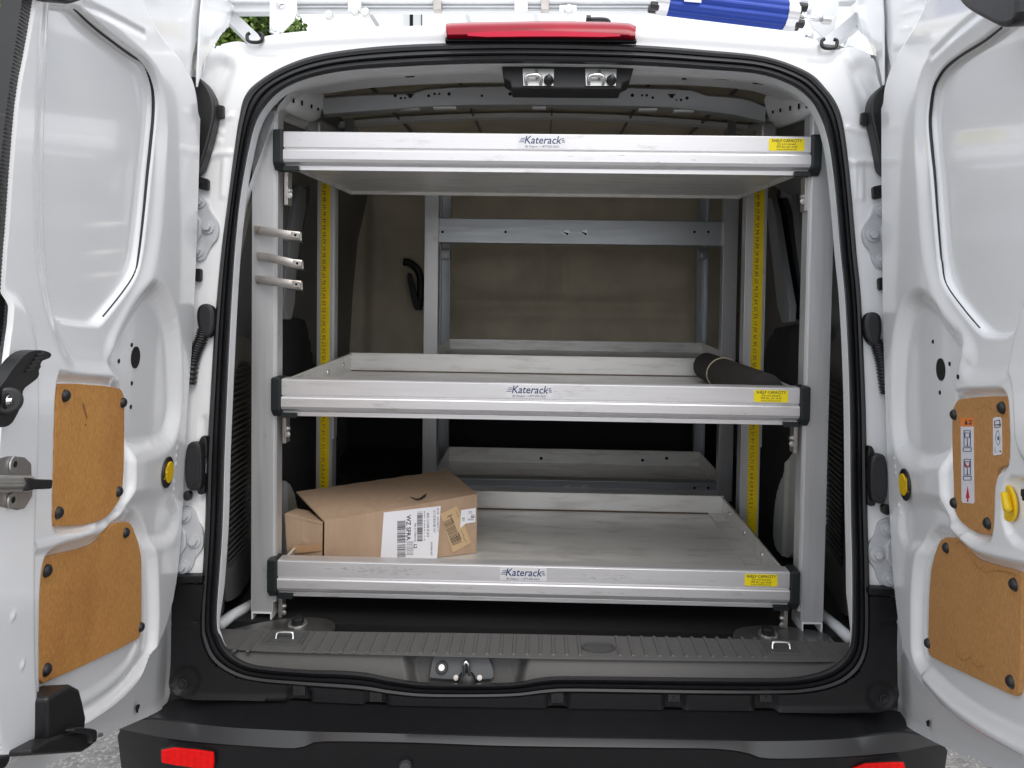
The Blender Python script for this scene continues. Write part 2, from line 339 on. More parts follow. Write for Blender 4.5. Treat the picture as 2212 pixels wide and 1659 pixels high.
# ================================================================== THE VAN
van = thing('cargo_van', (0, 0, 0), 'white compact cargo van seen from behind with both rear doors open and black bumper', 'van')
PAIRS = [((1168,91),(1168,137)),((1374,97),(1374,141)),((1526,108),(1526,150)),((1655,122),(1640,160)),((1745,155),(1712,185)),((1785,192),(1750,215)),((1808,225),(1768,243)),((1821,264),(1783,280)),
((1831,331),(1795,335)),((1841,430),(1806,430)),((1851,549),(1816,549)),((1860,640),(1825,640)),((1866,767),(1832,767)),((1871,900),(1836,900)),((1874,1097),(1838,1097)),((1878,1233),(1841,1233)),((1879,1375),(1840,1368)),
((1868,1430),(1830,1408)),((1845,1462),(1805,1435)),((1809,1484),(1774,1451)),((1757,1497),(1722,1462)),((1687,1502),(1660,1465)),((1514,1502),(1514,1464)),((1253,1498),(1240,1461)),((1184,1500),(1170,1464)),((1097,1508),(1097,1475)),
((930,1509),(930,1475)),((848,1503),(850,1465)),((794,1495),(794,1454)),((739,1490),(739,1449)),((657,1484),(665,1447)),((548,1474),(575,1440)),((494,1457),(530,1430)),((455,1428),(497,1408)),((436,1388),(478,1376)),((432,1334),(468,1334)),
((442,1150),(480,1152)),((447,985),(485,985)),((455,840),(491,840)),((464,694),(498,694)),((477,549),(507,549)),((492,430),(519,430)),((506,322),(536,330)),((516,256),(553,264)),((529,207),(577,224)),((560,174),(612,192)),((621,139),(669,168)),((700,115),(750,152)),((830,99),(860,144)),((1000,92),(1000,138))]
OUT_ = spline([p[0] for p in PAIRS], 5, True); INN = spline([p[1] for p in PAIRS], 5, True)

def body_frame():
    outer = [(372,1300),(330,1262),(260,900),(330,500),(380,300),(425,180),(440,139),(450,110),(473,97),(511,88),(534,93),(538,95),(564,91),(568,88),(574,76),(702,63),(960,54),(1168,52),(1374,59),(1560,68),(1755,84),(1768,88),(1774,104),(1779,106),(1809,109),(1821,102),(1844,102),(1874,112),(1892,132),(1900,165),(1930,260),(1990,500),(2060,900),(1990,1270),(1938,1310),(1936,1500),(1860,1512),(1100,1519),(450,1500),(374,1480)]
    hole = OUT_[::2].copy(); c = hole.mean(0); hole = hole + (c-hole)*.004
    F = []
    F += [('p', [(420,150),(455,130),(478,125),(505,140),(490,180),(462,250),(440,300),(400,330)], -.012, .03)]
    F += [('p', [(1912,165),(1880,135),(1858,130),(1835,148),(1850,190),(1872,260),(1890,300),(1930,330)], -.012, .03)]
    F += [('l', [(518,100),(530,118),(560,126),(596,126)], -.003, .009), ('l', [(1815,117),(1800,135),(1780,140),(1745,136)], -.003, .009)]
    F += [('l', [(455,190),(470,170),(485,150),(497,118)], .003, .008), ('l', [(1880,210),(1868,185),(1850,150),(1825,122)], .003, .008)]
    for x in (480, 487): F += [('l', [(x+4,345),(x,425)], .004, .005)]
    for x in (1850, 1858, 1866): F += [('l', [(x-8,350),(x-3,430)], .004, .005)]
    F += [('l', [(500,250),(470,262),(440,270)], .005, .01), ('l', [(1832,275),(1850,282),(1880,285)], .005, .01)]
    F += [('l', [(495,330),(470,332),(440,340)], .006, .012), ('l', [(1838,350),(1860,348),(1890,350)], .006, .012)]
    F += [('l', [(575,94),(700,82),(960,72),(1168,70),(1374,75),(1560,86),(1755,102)], .006, .022)]
    F += [('c', (474,305), .003, .004, .006), ('c', (480,286), .003, .004, .005)]
    F += [('p', [(430,900),(450,900),(446,1080),(428,1080)], -.006, .012)]
    o = relief('rear_frame', FR, outer, F, PAINT, van, res=.005, holes=[hole], thick=.06, ch=1, hch=1)
    return o
body_frame()
# door seal: three ribs round the opening
def seal():
    prof = [(0, -.002), (.02, .010), (.12, .014), (.28, .012), (.32, .006), (.38, .013), (.50, .015), (.58, .012), (.62, .006), (.68, .016), (.80, .024), (.92, .020), (1.0, .006), (1.02, -.02)]
    rows = []
    for t, h in prof:
        P = FR.off(h)
        rows.append([at(a[0]+(b[0]-a[0])*t, a[1]+(b[1]-a[1])*t, P) for a, b in zip(OUT_, INN)])
    MB().loft(rows, True).build('door_seal', RUBBER, van, auto=35)
    # painted reveal flange behind the seal
    rows = []
    top = [i for i in range(len(OUT_)) if INN[i][1] < 1402]; k0 = [j for j in range(len(top)-1) if top[j+1] != top[j]+1][0]; top = top[k0+1:] + top[:k0+1]
    for t, dd in ((.72, .0), (1.0, .004), (1.0, .018), (.97, .030), (.60, .034)):
        rows.append([at(OUT_[i][0]+(INN[i][0]-OUT_[i][0])*t, OUT_[i][1]+(INN[i][1]-OUT_[i][1])*t, FR) - FR.N*dd*min(1, max(.1, (1400-INN[i][1])/110)) for i in top])
    MB().loft(rows).build('opening_flange', PAINT2, van, auto=40)
seal()
# roof, sides (outer skin running forward)
def shell():
    secs = []
    prof = [(-.86,.42),(-.875,.8),(-.865,1.15),(-.83,1.45),(-.77,1.70),(-.70,1.83),(-.60,1.865),(-.3,1.895),(0,1.905),(.3,1.895),(.62,1.865),(.74,1.83),(.81,1.70),(.87,1.45),(.905,1.15),(.915,.8),(.90,.42)]
    for Y, k, dz in ((.02,.985,-.022),(.25,1,.0),(1.2,1.01,.02),(2.4,1.01,.02),(3.0,.97,-.02)):
        secs.append([(x*k+.01, Y + (-.10 if z < 1 else -.10+(z-1)*.12), z+dz*(z > 1.5)) for x, z in prof])
    MB().loft(secs).build('body_shell', PAINT, van, smooth=True)
    b = MB().box((-.80,.02,.40),(.84,2.9,.585)); b.build('underbody', BLACK, van)
    for s, n in ((-1,0),(1,0)):
        c = np.array([s*.76+.01, 1.0, .32]); tyre = MB().cyl(c-[.1,0,0], c+[.1,0,0], .32, 32).build('wheel', mat('tyre', (.02,.02,.02), .8), van, bevel=.02)
        MB().cyl(c+[s*.09,0,0], c+[s*.105,0,0], .21, 24).build('rim', ZINC, tyre, bevel=.004)
shell()

# ---------------------------------------------------------------- interior of the van
def interior():
    # load floor
    MB().box((-.80, .0, .585), (.84, 1.6, .612)).build('load_floor', mat('rubber_floor', (.006,.006,.007), .7, 0, .15, 8, bump=.0005, bs=90), van)
    # side walls: light painted metal, leaning in towards the roof; shade painted into the darker forward part
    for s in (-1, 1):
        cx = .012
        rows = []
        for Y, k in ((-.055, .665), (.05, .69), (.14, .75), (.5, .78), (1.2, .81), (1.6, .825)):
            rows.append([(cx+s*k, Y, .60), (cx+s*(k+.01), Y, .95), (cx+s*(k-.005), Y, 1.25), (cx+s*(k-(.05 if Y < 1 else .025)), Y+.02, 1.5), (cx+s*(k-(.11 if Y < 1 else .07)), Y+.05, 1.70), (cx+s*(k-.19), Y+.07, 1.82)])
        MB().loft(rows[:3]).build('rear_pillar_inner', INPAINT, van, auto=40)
        MB().loft(rows[2:]).build('side_wall', mat('side_inner_shaded', (.13, .135, .14), .4, 0, .08, 6, coat=.2), van, auto=40)
    # bulkhead (felt covered) and its lower half, coloured black
    P = YP(1.55); 
    bw = lambda G: -.05*sm((-(G[:, 0])-.45)/.3)*0 + .0
    relief('bulkhead', P, [(700,100),(1750,100),(1750,880),(700,880)], [
        ('p', [(960,540),(1500,545),(1500,645),(960,640)], .016, .05), ('l', [(960,652),(1500,660)], -.016, .030), ('l', [(960,678),(1500,686)], .012, .030),
        ('l', [(1175,545),(1175,650)], -.014, .030), ('l', [(1220,545),(1220,650)], -.014, .030), ('p', [(745,300),(800,300),(790,900),(735,900)], -.03, .06),
        ('l', [(820,510),(880,500),(920,495)], .006, .015)], BROWN, van, res=.014, ch=0, thick=.03)
    relief('bulkhead_lower', YP(1.53), [(690,770),(1760,780),(1760,1200),(690,1200)], [('l', [(800,900),(1500,905)], .01, .02)], mat('bulkhead_lower_black', (.012,.012,.013), .9, 0, .2, 20, bump=.001, bs=200), van, res=.02, ch=0, thick=.03)
    # ceiling sheet
    v = []; rows = []
    for Y in np.linspace(.12, 1.6, 8):
        rows.append([(x+.012, Y, 1.842 - .03*(x/.6)**2) for x in np.linspace(-.66, .66, 11)])
    MB().loft(rows).build('ceiling_panel', BROWN, van, smooth=True)
    rg = MB()
    for x in (-.42, -.2, .03, .26, .47):
        rg.box((x, .25, 1.826-.03*(x/.6)**2), (x+.004, 1.58, 1.836-.03*(x/.6)**2))
    rg.build('ceiling_seam', mat('seam_strip', (.22,.21,.19), .6), van)
    for Y in (.62, 1.05, 1.4):
        MB().loft([[(x+.012, Y+dy, 1.835 - .03*(x/.6)**2 + dz) for x in np.linspace(-.64,.64,13)] for dy, dz in ((0,0),(.005,-.012),(.03,-.014),(.045,-.002))]).build('roof_bow', INPAINT, van, auto=40)
interior()

def header():
    """pressed steel header just inside the top of the opening"""
    P0 = YP(.02)
    top = [(585,214),(612,194),(669,170),(766,151),(895,143),(1079,136),(1374,143),(1526,152),(1640,163),(1712,187),(1771,241)]
    bot = [(560,262),(650,212),(720,200),(800,190),(900,183),(1079,178),(1374,182),(1500,185),(1620,196),(1700,225),(1760,275)]
    t = spline(top, 5); b = spline(bot, 5)
    rows = [[at(x, y, P0) for x, y in t], [at(x, y+3, YP(.03)) for x, y in t*.75+b*.25], [at(x, y, YP(.10)) for x, y in t*.4+b*.6], [at(x, y, YP(.16)) for x, y in b]]
    MB().loft(rows).build('header_panel', INPAINT, van, smooth=True)
    def yf(x, y):
        yt, yb = np.interp(x, t[:, 0], t[:, 1]), np.interp(x, np.sort(b[:, 0]), b[:, 1]); f = (y-yt)/max(yb-yt, 1); return float(np.interp(f, (0, .25, .6, 1), (.02, .03, .10, .16)))
    for x, y, w_, h_ in ((780,161,64,8),(880,158,10,3),(690,172,28,7),(1640,178,28,7),(1545,166,78,9),(960,151,24,3),(848,158,10,3),(1440,156,24,3),(1478,170,10,3),(885,165,20,3),(1590,172,9,3)):
        sl = -.06 if x < 1168 else .08
        q = [(x+dx*w_/2, y+sl*dx*w_/2+dy*h_/2) for dx, dy in ((-1,-.6),(-.8,-1),(.8,-1),(1,-.6),(1,.6),(.8,1),(-.8,1),(-1,.6))]
        MB().prism([at(px_, py_, YP(yf(px_, py_)-.004)) for px_, py_ in q], np.array([0,.003,0])).build('access_slot', HOLE, van)
    # second box section with the row of punched holes
    tp = [(690,214),(760,208),(850,205),(906,203),(912,196),(1000,189),(1168,187),(1330,190),(1492,196),(1500,205),(1600,214),(1655,232)]
    bt = [(700,246),(780,240),(850,235),(930,229),(1030,226),(1168,226),(1330,228),(1450,232),(1560,244),(1600,250),(1652,262)]
    def even(c, n=60):
        c = spline(c, 4); x = np.linspace(c[0][0], c[-1][0], n); o_ = np.argsort(c[:, 0]); return np.stack([x, np.interp(x, c[o_, 0], c[o_, 1])], 1)
    t = even(tp); b = even(bt); Y = .22
    rows = [[at(x, y, YP(Y+.07)) for x, y in t+[0,-6]], [at(x, y, YP(Y)) for x, y in t], [at(x, y, YP(Y)) for x, y in b], [at(x, y+3, YP(Y+.012)) for x, y in b], [at(x, y+8, YP(Y+.07)) for x, y in b]]
    bow = MB().loft(rows).build('punched_cross_member', mat('cross_member_paint', (.40,.41,.42), .42, 0, .05, 8, coat=.2), van, auto=40)
    Pb = YP(Y)
    for x, y, r in ((854,207,.0035),(866,212,.003),(875,212,.0025),(926,207,.0035),(939,203,.003),(949,203,.0025),(970,203,.004),(1041,207,.003),(1102,203,.0042),(1233,204,.0042),(1295,208,.003),(1366,206,.004),(1387,206,.0025),(1397,206,.003),(1410,211,.003),(1461,216,.002),(1471,216,.003),(1484,212,.0038)):
        disc_mb(Pb, (x, y), r, -.002, .0012, 12).build('punched_hole', HOLE, bow)
    for x in (886, 1451):
        b_ = ibox(x-8,203,x+8,206,Y-.0015,.002); c_ = ibox(x-4,206,x+4,211,Y-.0015,.002); b_.add(c_.v, c_.f).build('punched_slot', HOLE, bow)
    for x0, x1, y in ((800,846,228),(860,905,231),(935,985,229),(1150,1180,229),(1380,1420,233),(1455,1500,236)):
        ibox(x0, y, x1, y+5, Y+.01, .02).build('flange_tab', INPAINT, bow, bevel=.002)
    # corner boxes where the rails meet the roof, with punched slots
    for tp_, bt_ in (([(588,208,.03),(612,198,.05),(645,190,.10),(690,198,.2),(702,212,.23)], [(592,226,.03),(610,236,.05),(640,250,.10),(672,259,.18),(692,250,.23)]),
                     ([(1772,224,.03),(1750,214,.05),(1718,204,.10),(1664,203,.2),(1650,215,.23)], [(1768,240,.03),(1750,250,.05),(1716,262,.10),(1690,268,.18),(1660,257,.23)])):
        tq, bq = spline(tp_, 4), spline(bt_, 4); f3 = lambda q: at(q[0], q[1], YP(q[2]))
        mid = (tq+bq)/2; mid[:, 2] -= .012
        cb = MB().loft([[f3(q) for q in tq], [f3(q) for q in mid], [f3(q) for q in bq], [f3(q+np.array([0,4,.03])) for q in bq]]).build('corner_gusset', INPAINT, van, smooth=True)
        for k in range(5):
            q = mid[5+k*2]+np.array([0,-6+k*3,-.006]); e = 1.6
            MB().prism([f3(q+np.array([dx*e, dy*(7-k), 0])) for dx, dy in ((-1,-1),(1,-1),(1,1),(-1,1))], np.array([0,.003,0])).build('punched_slot', HOLE, cb)
    # longitudinal cant rails disappearing forwards under the roof edge
    for s, a, b_, r in ((-1, (600,235), (742,296), .022), (1, (1735,240), (1600,290), .02)):
        p0 = at(*a, YP(.14)); p1 = at(*b_, YP(.8)); MB().tube([p0, (p0+p1)/2, p1], r, 10).build('cant_rail', INPAINT if s < 0 else PAINT, van, smooth=True)  # right rail in brighter paint, the corner highlight put into its colour
    for x0, x1, y0, y1 in ((660,692,258,300),(1645,1680,262,300)):
        ibox(x0,y0,x1,y1,.33,.05).build('rack_mount_post', ALUV, van, bevel=.006)
    ibox(745,240,765,300,.62,.04).build('roof_bracket', GALV, van); ibox(1572,245,1590,300,.62,.04).build('roof_bracket', GALV, van)
    # black latch housing
    hs = plate('latch_housing', FR.off(-.02), [(1083,138),(1371,140),(1362,172),(1345,180),(1342,192),(1105,190),(1102,176),(1088,168)], BLACK, van, -.05, .055, ch=0, bevel=.003)
    for x in (1129, 1264):
        p = plate('striker_plate', FR, [(x,148),(x+68,149),(x+66,185),(x+2,185)], ZINC, hs, -.013, .002, ch=0)
        P = FR.off(-.010)
        pts = [at(x+8,180,P), at(x+8,174,P)+FR.N*.008, at(x+12,168,P)+FR.N*.012, at(x+34,168,P)+FR.N*.012, at(x+39,174,P)+FR.N*.008, at(x+39,180,P)]
        MB().tube(spline(pts,3), .0042, 8).build('striker_loop', CHROME, hs, smooth=True)
        MB().cyl(at(x+30,150,P), at(x+31,170,P)+FR.N*.004, .003, 8).build('striker_rib', ZINC, hs)
        dome(P, (x+56,174), .0105, .016).build('buffer_stop', RUBBER, hs, smooth=True)
        MB().cyl(at(x+57,167,P)+FR.N*.012, at(x+57,173,P)+FR.N*.016, .003, 8).build('buffer_pin', ZINC, hs)
header()

# side trim, louvres, wheel arches, dark windows
def side_trim():
    for s in (-1, 1):
        # trim panel behind the rear pillar
        X = -.616 if s < 0 else .650
        P = XP(X, -s)
        if s < 0: poly = [(499,680),(507,684),(514,712),(519,728),(560,735),(575,760),(575,1100),(548,1235),(520,1285),(500,1298),(482,1300),(482,700)]
        else: poly = [(1824,690),(1812,695),(1806,725),(1800,738),(1760,745),(1745,770),(1745,1100),(1775,1240),(1800,1310),(1826,1330),(1832,1330),(1832,700)]
        P = Plane((X,-.09,0), nrm([s*.2,1,0]), (0,0,1), nrm([-s,.2,0]))
        tp = relief('quarter_trim', P, poly, [('p', ([(500,790),(545,785),(560,900),(545,1120),(498,1240),(490,1200)] if s < 0 else [(1822,800),(1785,795),(1770,900),(1775,1120),(1817,1240),(1822,1200)]), -.008, .008)], DARKTRIM, van, res=.008, thick=.02, ch=2)
        n = 34
        for k in range(n):
            f = k/(n-1)
            if s < 0: a = (496-12*f, 806+ (1232-806)*f); b = (546-8*f, 792+(1178-792)*f)
            else: a = (1821-2*f, 838+(1180-838)*f+20*f); b = (1786-2*f, 826+(1170-826)*f-20*f)
            if s > 0: a, b = (1820-3*f, 828+400*f), (1783+2*f, 812+370*f)
            q = [at(a[0], a[1]-4, P.off(.004)), at(b[0], b[1]-4, P.off(.004)), at(b[0], b[1]+1.5, P.off(-.003)), at(a[0], a[1]+1.5, P.off(-.003))]
            MB().prism(q, -P.N*.003).build('louvre_slat', DARKTRIM, tp)
        # painted wheel arch
        px = [(598,1050),(612,1035),(630,1048),(640,1078),(645,1120),(646,1200),(598,1215)] if s < 0 else [(1725,965),(1705,985),(1690,1030),(1678,1060),(1672,1100),(1668,1190),(1725,1215)]
        wa = relief('wheel_arch', XP(-.62 if s < 0 else .66, -s), px if s < 0 else px, [('l', [(618,1060),(620,1200)] if s < 0 else [(1700,1000),(1692,1200)], .006, .02)], mat('arch_paint', (.50,.52,.52), .35, 0, .08, 9, coat=.3), van, res=.008, thick=.15)
        # big dark plastic liner + tinted window panels
        P2 = XP(-.700 if s < 0 else .724, -s)
        low = [(560,690),(655,682),(668,720),(680,800),(735,905),(735,1250),(560,1250)] if s < 0 else [(1780,690),(1720,700),(1660,712),(1640,830),(1600,905),(1600,1250),(1780,1250)]
        relief('side_lining', P2, low, [('l', [(600,900),(720,880)] if s < 0 else [(1640,900),(1760,900)], .01, .03)], mat('lining_carpet', (.035,.035,.036), .85, 0, .2, 20, bump=.0006, bs=200), van, res=.02, thick=.01, ch=1)
        win = [(606,380),(665,392),(672,420),(640,560),(628,660),(600,690),(600,420)] if s < 0 else [(1745,380),(1665,400),(1655,430),(1665,520),(1700,690),(1745,690)]
        gl = plate('quarter_window', P2, win, GLASS, van, .004, .003, ch=2)
        fr = [(618,380),(634,384),(612,560),(606,690),(600,690),(600,560)] if s < 0 else [(1720,420),(1708,420),(1722,560),(1742,660),(1752,650)]
        plate('window_pillar', P2, fr, mat('grey_pillar_trim', (.16,.165,.17), .5), gl, .010, .01, ch=1)
        band = [(645,395),(668,415),(642,560),(636,690),(612,690),(620,560)] if s < 0 else [(1652,430),(1668,425),(1688,560),(1712,695),(1682,700),(1668,560)]
        plate('side_pillar', P2, band, mat('pillar_paint', (.26,.27,.28), .45), van, .014, .02, ch=1, bevel=.003)
        # flange bolts down the opening edge
        pts = [(483,945),(484,1102),(477,1212)] if s < 0 else [(1838,972),(1836,1128),(1836,1232)]
        for q in pts: bolt(Plane(at(*q, YP(-.10)), (0,1,0), (0,0,1), (-s,0,0)), q, .008, van, mat('painted_bolt', (.7,.7,.7), .4))
    # seat belt hanging in front of the bulkhead
    b = thing('seat_belt', tuple(at(890,620,YP(1.50))), 'black seat belt stalk hanging against the felt bulkhead left of the rear rack', 'seat belt')
    P = YP(1.50)
    MB().tube([at(x,y,P) for x,y in spline([(872,566),(885,568),(900,580),(908,600),(908,640),(904,668)],4)], .016, 8, ).build('webbing', BLACK, b, smooth=True)
    plate('buckle', P, [(877,590),(888,588),(895,620),(908,662),(902,672),(894,668),(884,630)], BLACK, b, .03, .02, bevel=.004)
side_trim()

# ---------------------------------------------------------------- sill trim
ZS = .635
def sill():
    s0 = spline([(470,1357),(494,1359),(717,1364),(1097,1369),(1583,1380),(1826,1388),(1842,1389)], 8)
    s1 = spline([(462,1400),(494,1398),(603,1404),(856,1411),(1149,1418),(1514,1423),(1774,1425),(1850,1424)], 8)
    def rs(c, n=90):
        x = np.linspace(c[0][0], c[-1][0], n); return np.stack([x, np.interp(x, c[:, 0], c[:, 1])], 1)
    s0, s1 = rs(s0), rs(s1)
    A = [at(x, y, ZP(ZS)) for x, y in s0]; B = [at(x, y, ZP(ZS)) for x, y in s1]
    D = [a + np.array([0, .012, -.03]) for a in A]; 
    st = MB().loft([D, A, B, [b+np.array([0,-.004,-.002]) for b in B]]).build('sill_top', TRIM, van, smooth=False, auto=30)
    # sloping front with recess for the lower latch
    p1, p2 = at(1131,1416,ZP(ZS)), at(1131,1476,FR.off(-.004)); V = nrm(p1-p2); PS = Plane(p2, (1,0,0), V, np.cross((1,0,0), V))
    if PS.N[1] > 0: PS.N = -PS.N
    lowr = sorted([tuple(p) for p in INN if p[1] > 1374]); lx = np.array([p[0] for p in lowr]); ly = np.array([p[1] for p in lowr])
    xs = np.linspace(464, 1848, 330); yb = np.interp(xs, s1[:, 0], s1[:, 1])-1.0; yc = np.maximum(np.interp(xs, lx, ly)+9, yb+3); rows = []
    poly = chaikin([(872,1396),(1140,1402),(1124,1462),(1112,1520),(898,1520),(888,1470)], 2); wall = [[(898,1396),(890,1500)],[(1098,1396),(1112,1500)]]
    for t_ in np.linspace(0, 1, 22):
        rr = []
        for x, y0, y1 in zip(xs, yb, yc):
            y = y0+(y1-y0)*t_; p0 = at(x, y0, ZP(ZS-.0015)); p3 = at(x, y1, FR.off(-.006)); p = p0+(p3-p0)*t_; rr.append((x, y, p))
        G = np.array([(q[0], q[1]) for q in rr]); d = sdist(G, poly); h = -.030*sm(.5-d/22)
        for w_ in wall: h += -.002*sm(1-ldist(G, np.array(w_, float))/3)
        h += .004*sm(1-t_/.12) - .004
        rows.append([q[2]+PS.N*hh for q, hh in zip(rr, h)])
    sf = MB().loft(rows).build('sill_front', TRIM, van, smooth=True)
    PC = PS.off(-.028)
    plate('latch_plate', PC, [(933,1420),(941,1411),(1050,1413),(1058,1420),(1070,1461),(1060,1470),(925,1468),(927,1458)], mat('latch_plate_metal', (.07,.072,.075), .42, .4, .05), van, 0, .004, ch=1, bevel=.002)
    q = at(955,1442,PC.off(.004)); disc_mb(PC, q, .0115, 0, .008, 12).build('socket_ring', BLACK, van, bevel=.001); disc_mb(PC, q, .006, 0, .009, 8).build('socket_core', ZINC, van)
    P = PC.off(.006)
    MB().tube(spline([at(1003,1468,P), at(1004,1440,P)+P.N*.012, at(1008,1429,P)+P.N*.016, at(1013,1440,P)+P.N*.012, at(1014,1468,P)],4), .0035, 8).build('lower_striker', CHROME, van, smooth=True)
    dome(P, (1008,1471), .018, .008).build('striker_base', BLACK, van, smooth=True)
    for x in (985, 1036): bolt(P, (x,1464), .005, van, STEEL)
    # moulded ribs across the tread
    yb, yf = -.016, None
    src = None
    for k in range(47):
        X = -.565 + k*.0253
        if X > .60 or -.525 < X < -.455 or .45 < X < .53 or (.105 < X < .165): continue
        b0 = at(1131+X*1533/1.46, 1368+ (X*1000)*.012, ZP(ZS)); f0 = at(1131+X*1533/1.36, 1408+(X*1000)*.014, ZP(ZS))
        y0, y1 = b0[1]-.006, b0[1]-.082
        if src is None:
            mb = MB().add([(-.0035,0,0),(.0035,0,0),(.0025,-.002,.0022),(-.0025,-.002,.0022),(-.0035,-.076,0),(.0035,-.076,0),(.0025,-.074,.0022),(-.0025,-.074,.0022)], [(0,1,2,3),(5,4,7,6),(3,2,6,7),(0,3,7,4),(2,1,5,6)])
            src = mb.build('tread_rib', TRIM, st, world=Matrix.Translation((X, y0, ZS)))
        else: again(src, st, Matrix.Translation((X, y0, ZS)))
    # tie-down cups
    for x0, x1, y0, y1 in ((588,646,1365,1392), (1650,1722,1388,1412)):
        a, b = at(x0,y0,ZP(ZS)), at(x1,y1,ZP(ZS)); cx, cy = (a+b)[:2]/2; hw, hd = abs(b[0]-a[0])/2, abs(b[1]-a[1])/2
        rows = [[(cx+sx*w1, cy+sy*d1, ZS+z) for sx, sy in ((-1,-1),(1,-1),(1,1),(-1,1))] for w1, d1, z in ((hw+.006,hd+.004,.0005),(hw+.004,hd+.003,.003),(hw,hd,.003),(hw-.004,hd-.004,.0015))]
        m_ = MB().loft(rows, True); m_.f.append((12,13,14,15)); cup = m_.build('tie_down_cup', mat('cup_plastic', (.06,.06,.06), .6), st)
        P = ZP(ZS+.002)
        c0 = np.array([cx-.017, cy-.006, ZS]); c1 = np.array([cx+.017, cy-.006, ZS])
        MB().tube(spline([c0, c0+[.001,.003,.009], c0+[.005,.004,.012], c1+[-.005,.004,.012], c1+[-.001,.003,.009], c1], 4), .0026, 8).build('tie_down_loop', CHROME, cup, smooth=True)
    q = at(1292,1400,ZP(ZS)); b = MB(); rows = []
    for r, z in ((1.0,.001),(.97,.004),(.85,.004),(.8,.0015)): rows.append([q+[.034*r*math.cos(a), .018*r*math.sin(a), z] for a in np.linspace(0, 2*math.pi, 28, endpoint=False)])
    b.loft(rows, True); b.f.append(tuple(range(84,112))); b.build('rubber_plug', mat('plug_plastic', (.045,.045,.045), .6), st)
    # zinc floor plates with hold-down nuts
    for pl, nut in (([(545,1348),(600,1338),(660,1332),(705,1336),(724,1345),(724,1358),(716,1366),(480,1366)], (643,1350)), ([(1582,1370),(1590,1358),(1620,1352),(1680,1350),(1790,1366),(1800,1390),(1585,1390)], (1659,1372))):
        plate('floor_plate', ZP(.613), pl, mat('floor_plate_metal', (.20,.20,.20), .35, .8, .15, 12, col2=(.12,.11,.10), c2s=8), van, 0, .003)
        bolt(ZP(.616), nut, .020, van, ZINC, 'floor_washer', 0); MB().cyl(at(*nut,ZP(.618)), at(*nut,ZP(.618))+[0,0,.016], .013, 6).build('floor_nut', BLACK, van, bevel=.001)
    # floor edge mouldings beside the sill
    for s, pts in ((-1, [(478,1340),(540,1310),(560,1285),(545,1250),(520,1290),(478,1330)]), (1, [(1840,1385),(1790,1345),(1760,1290),(1775,1270),(1800,1320),(1842,1365)])):
        mb = MB().tube([at(x, y, ZP(.62)) for x, y in ([(472,1352),(500,1330),(545,1306)] if s < 0 else [(1838,1382),(1810,1356),(1765,1320)])], .012, 8)
        mb.build('floor_edge_moulding', PAINT2, van, smooth=True)
sill()

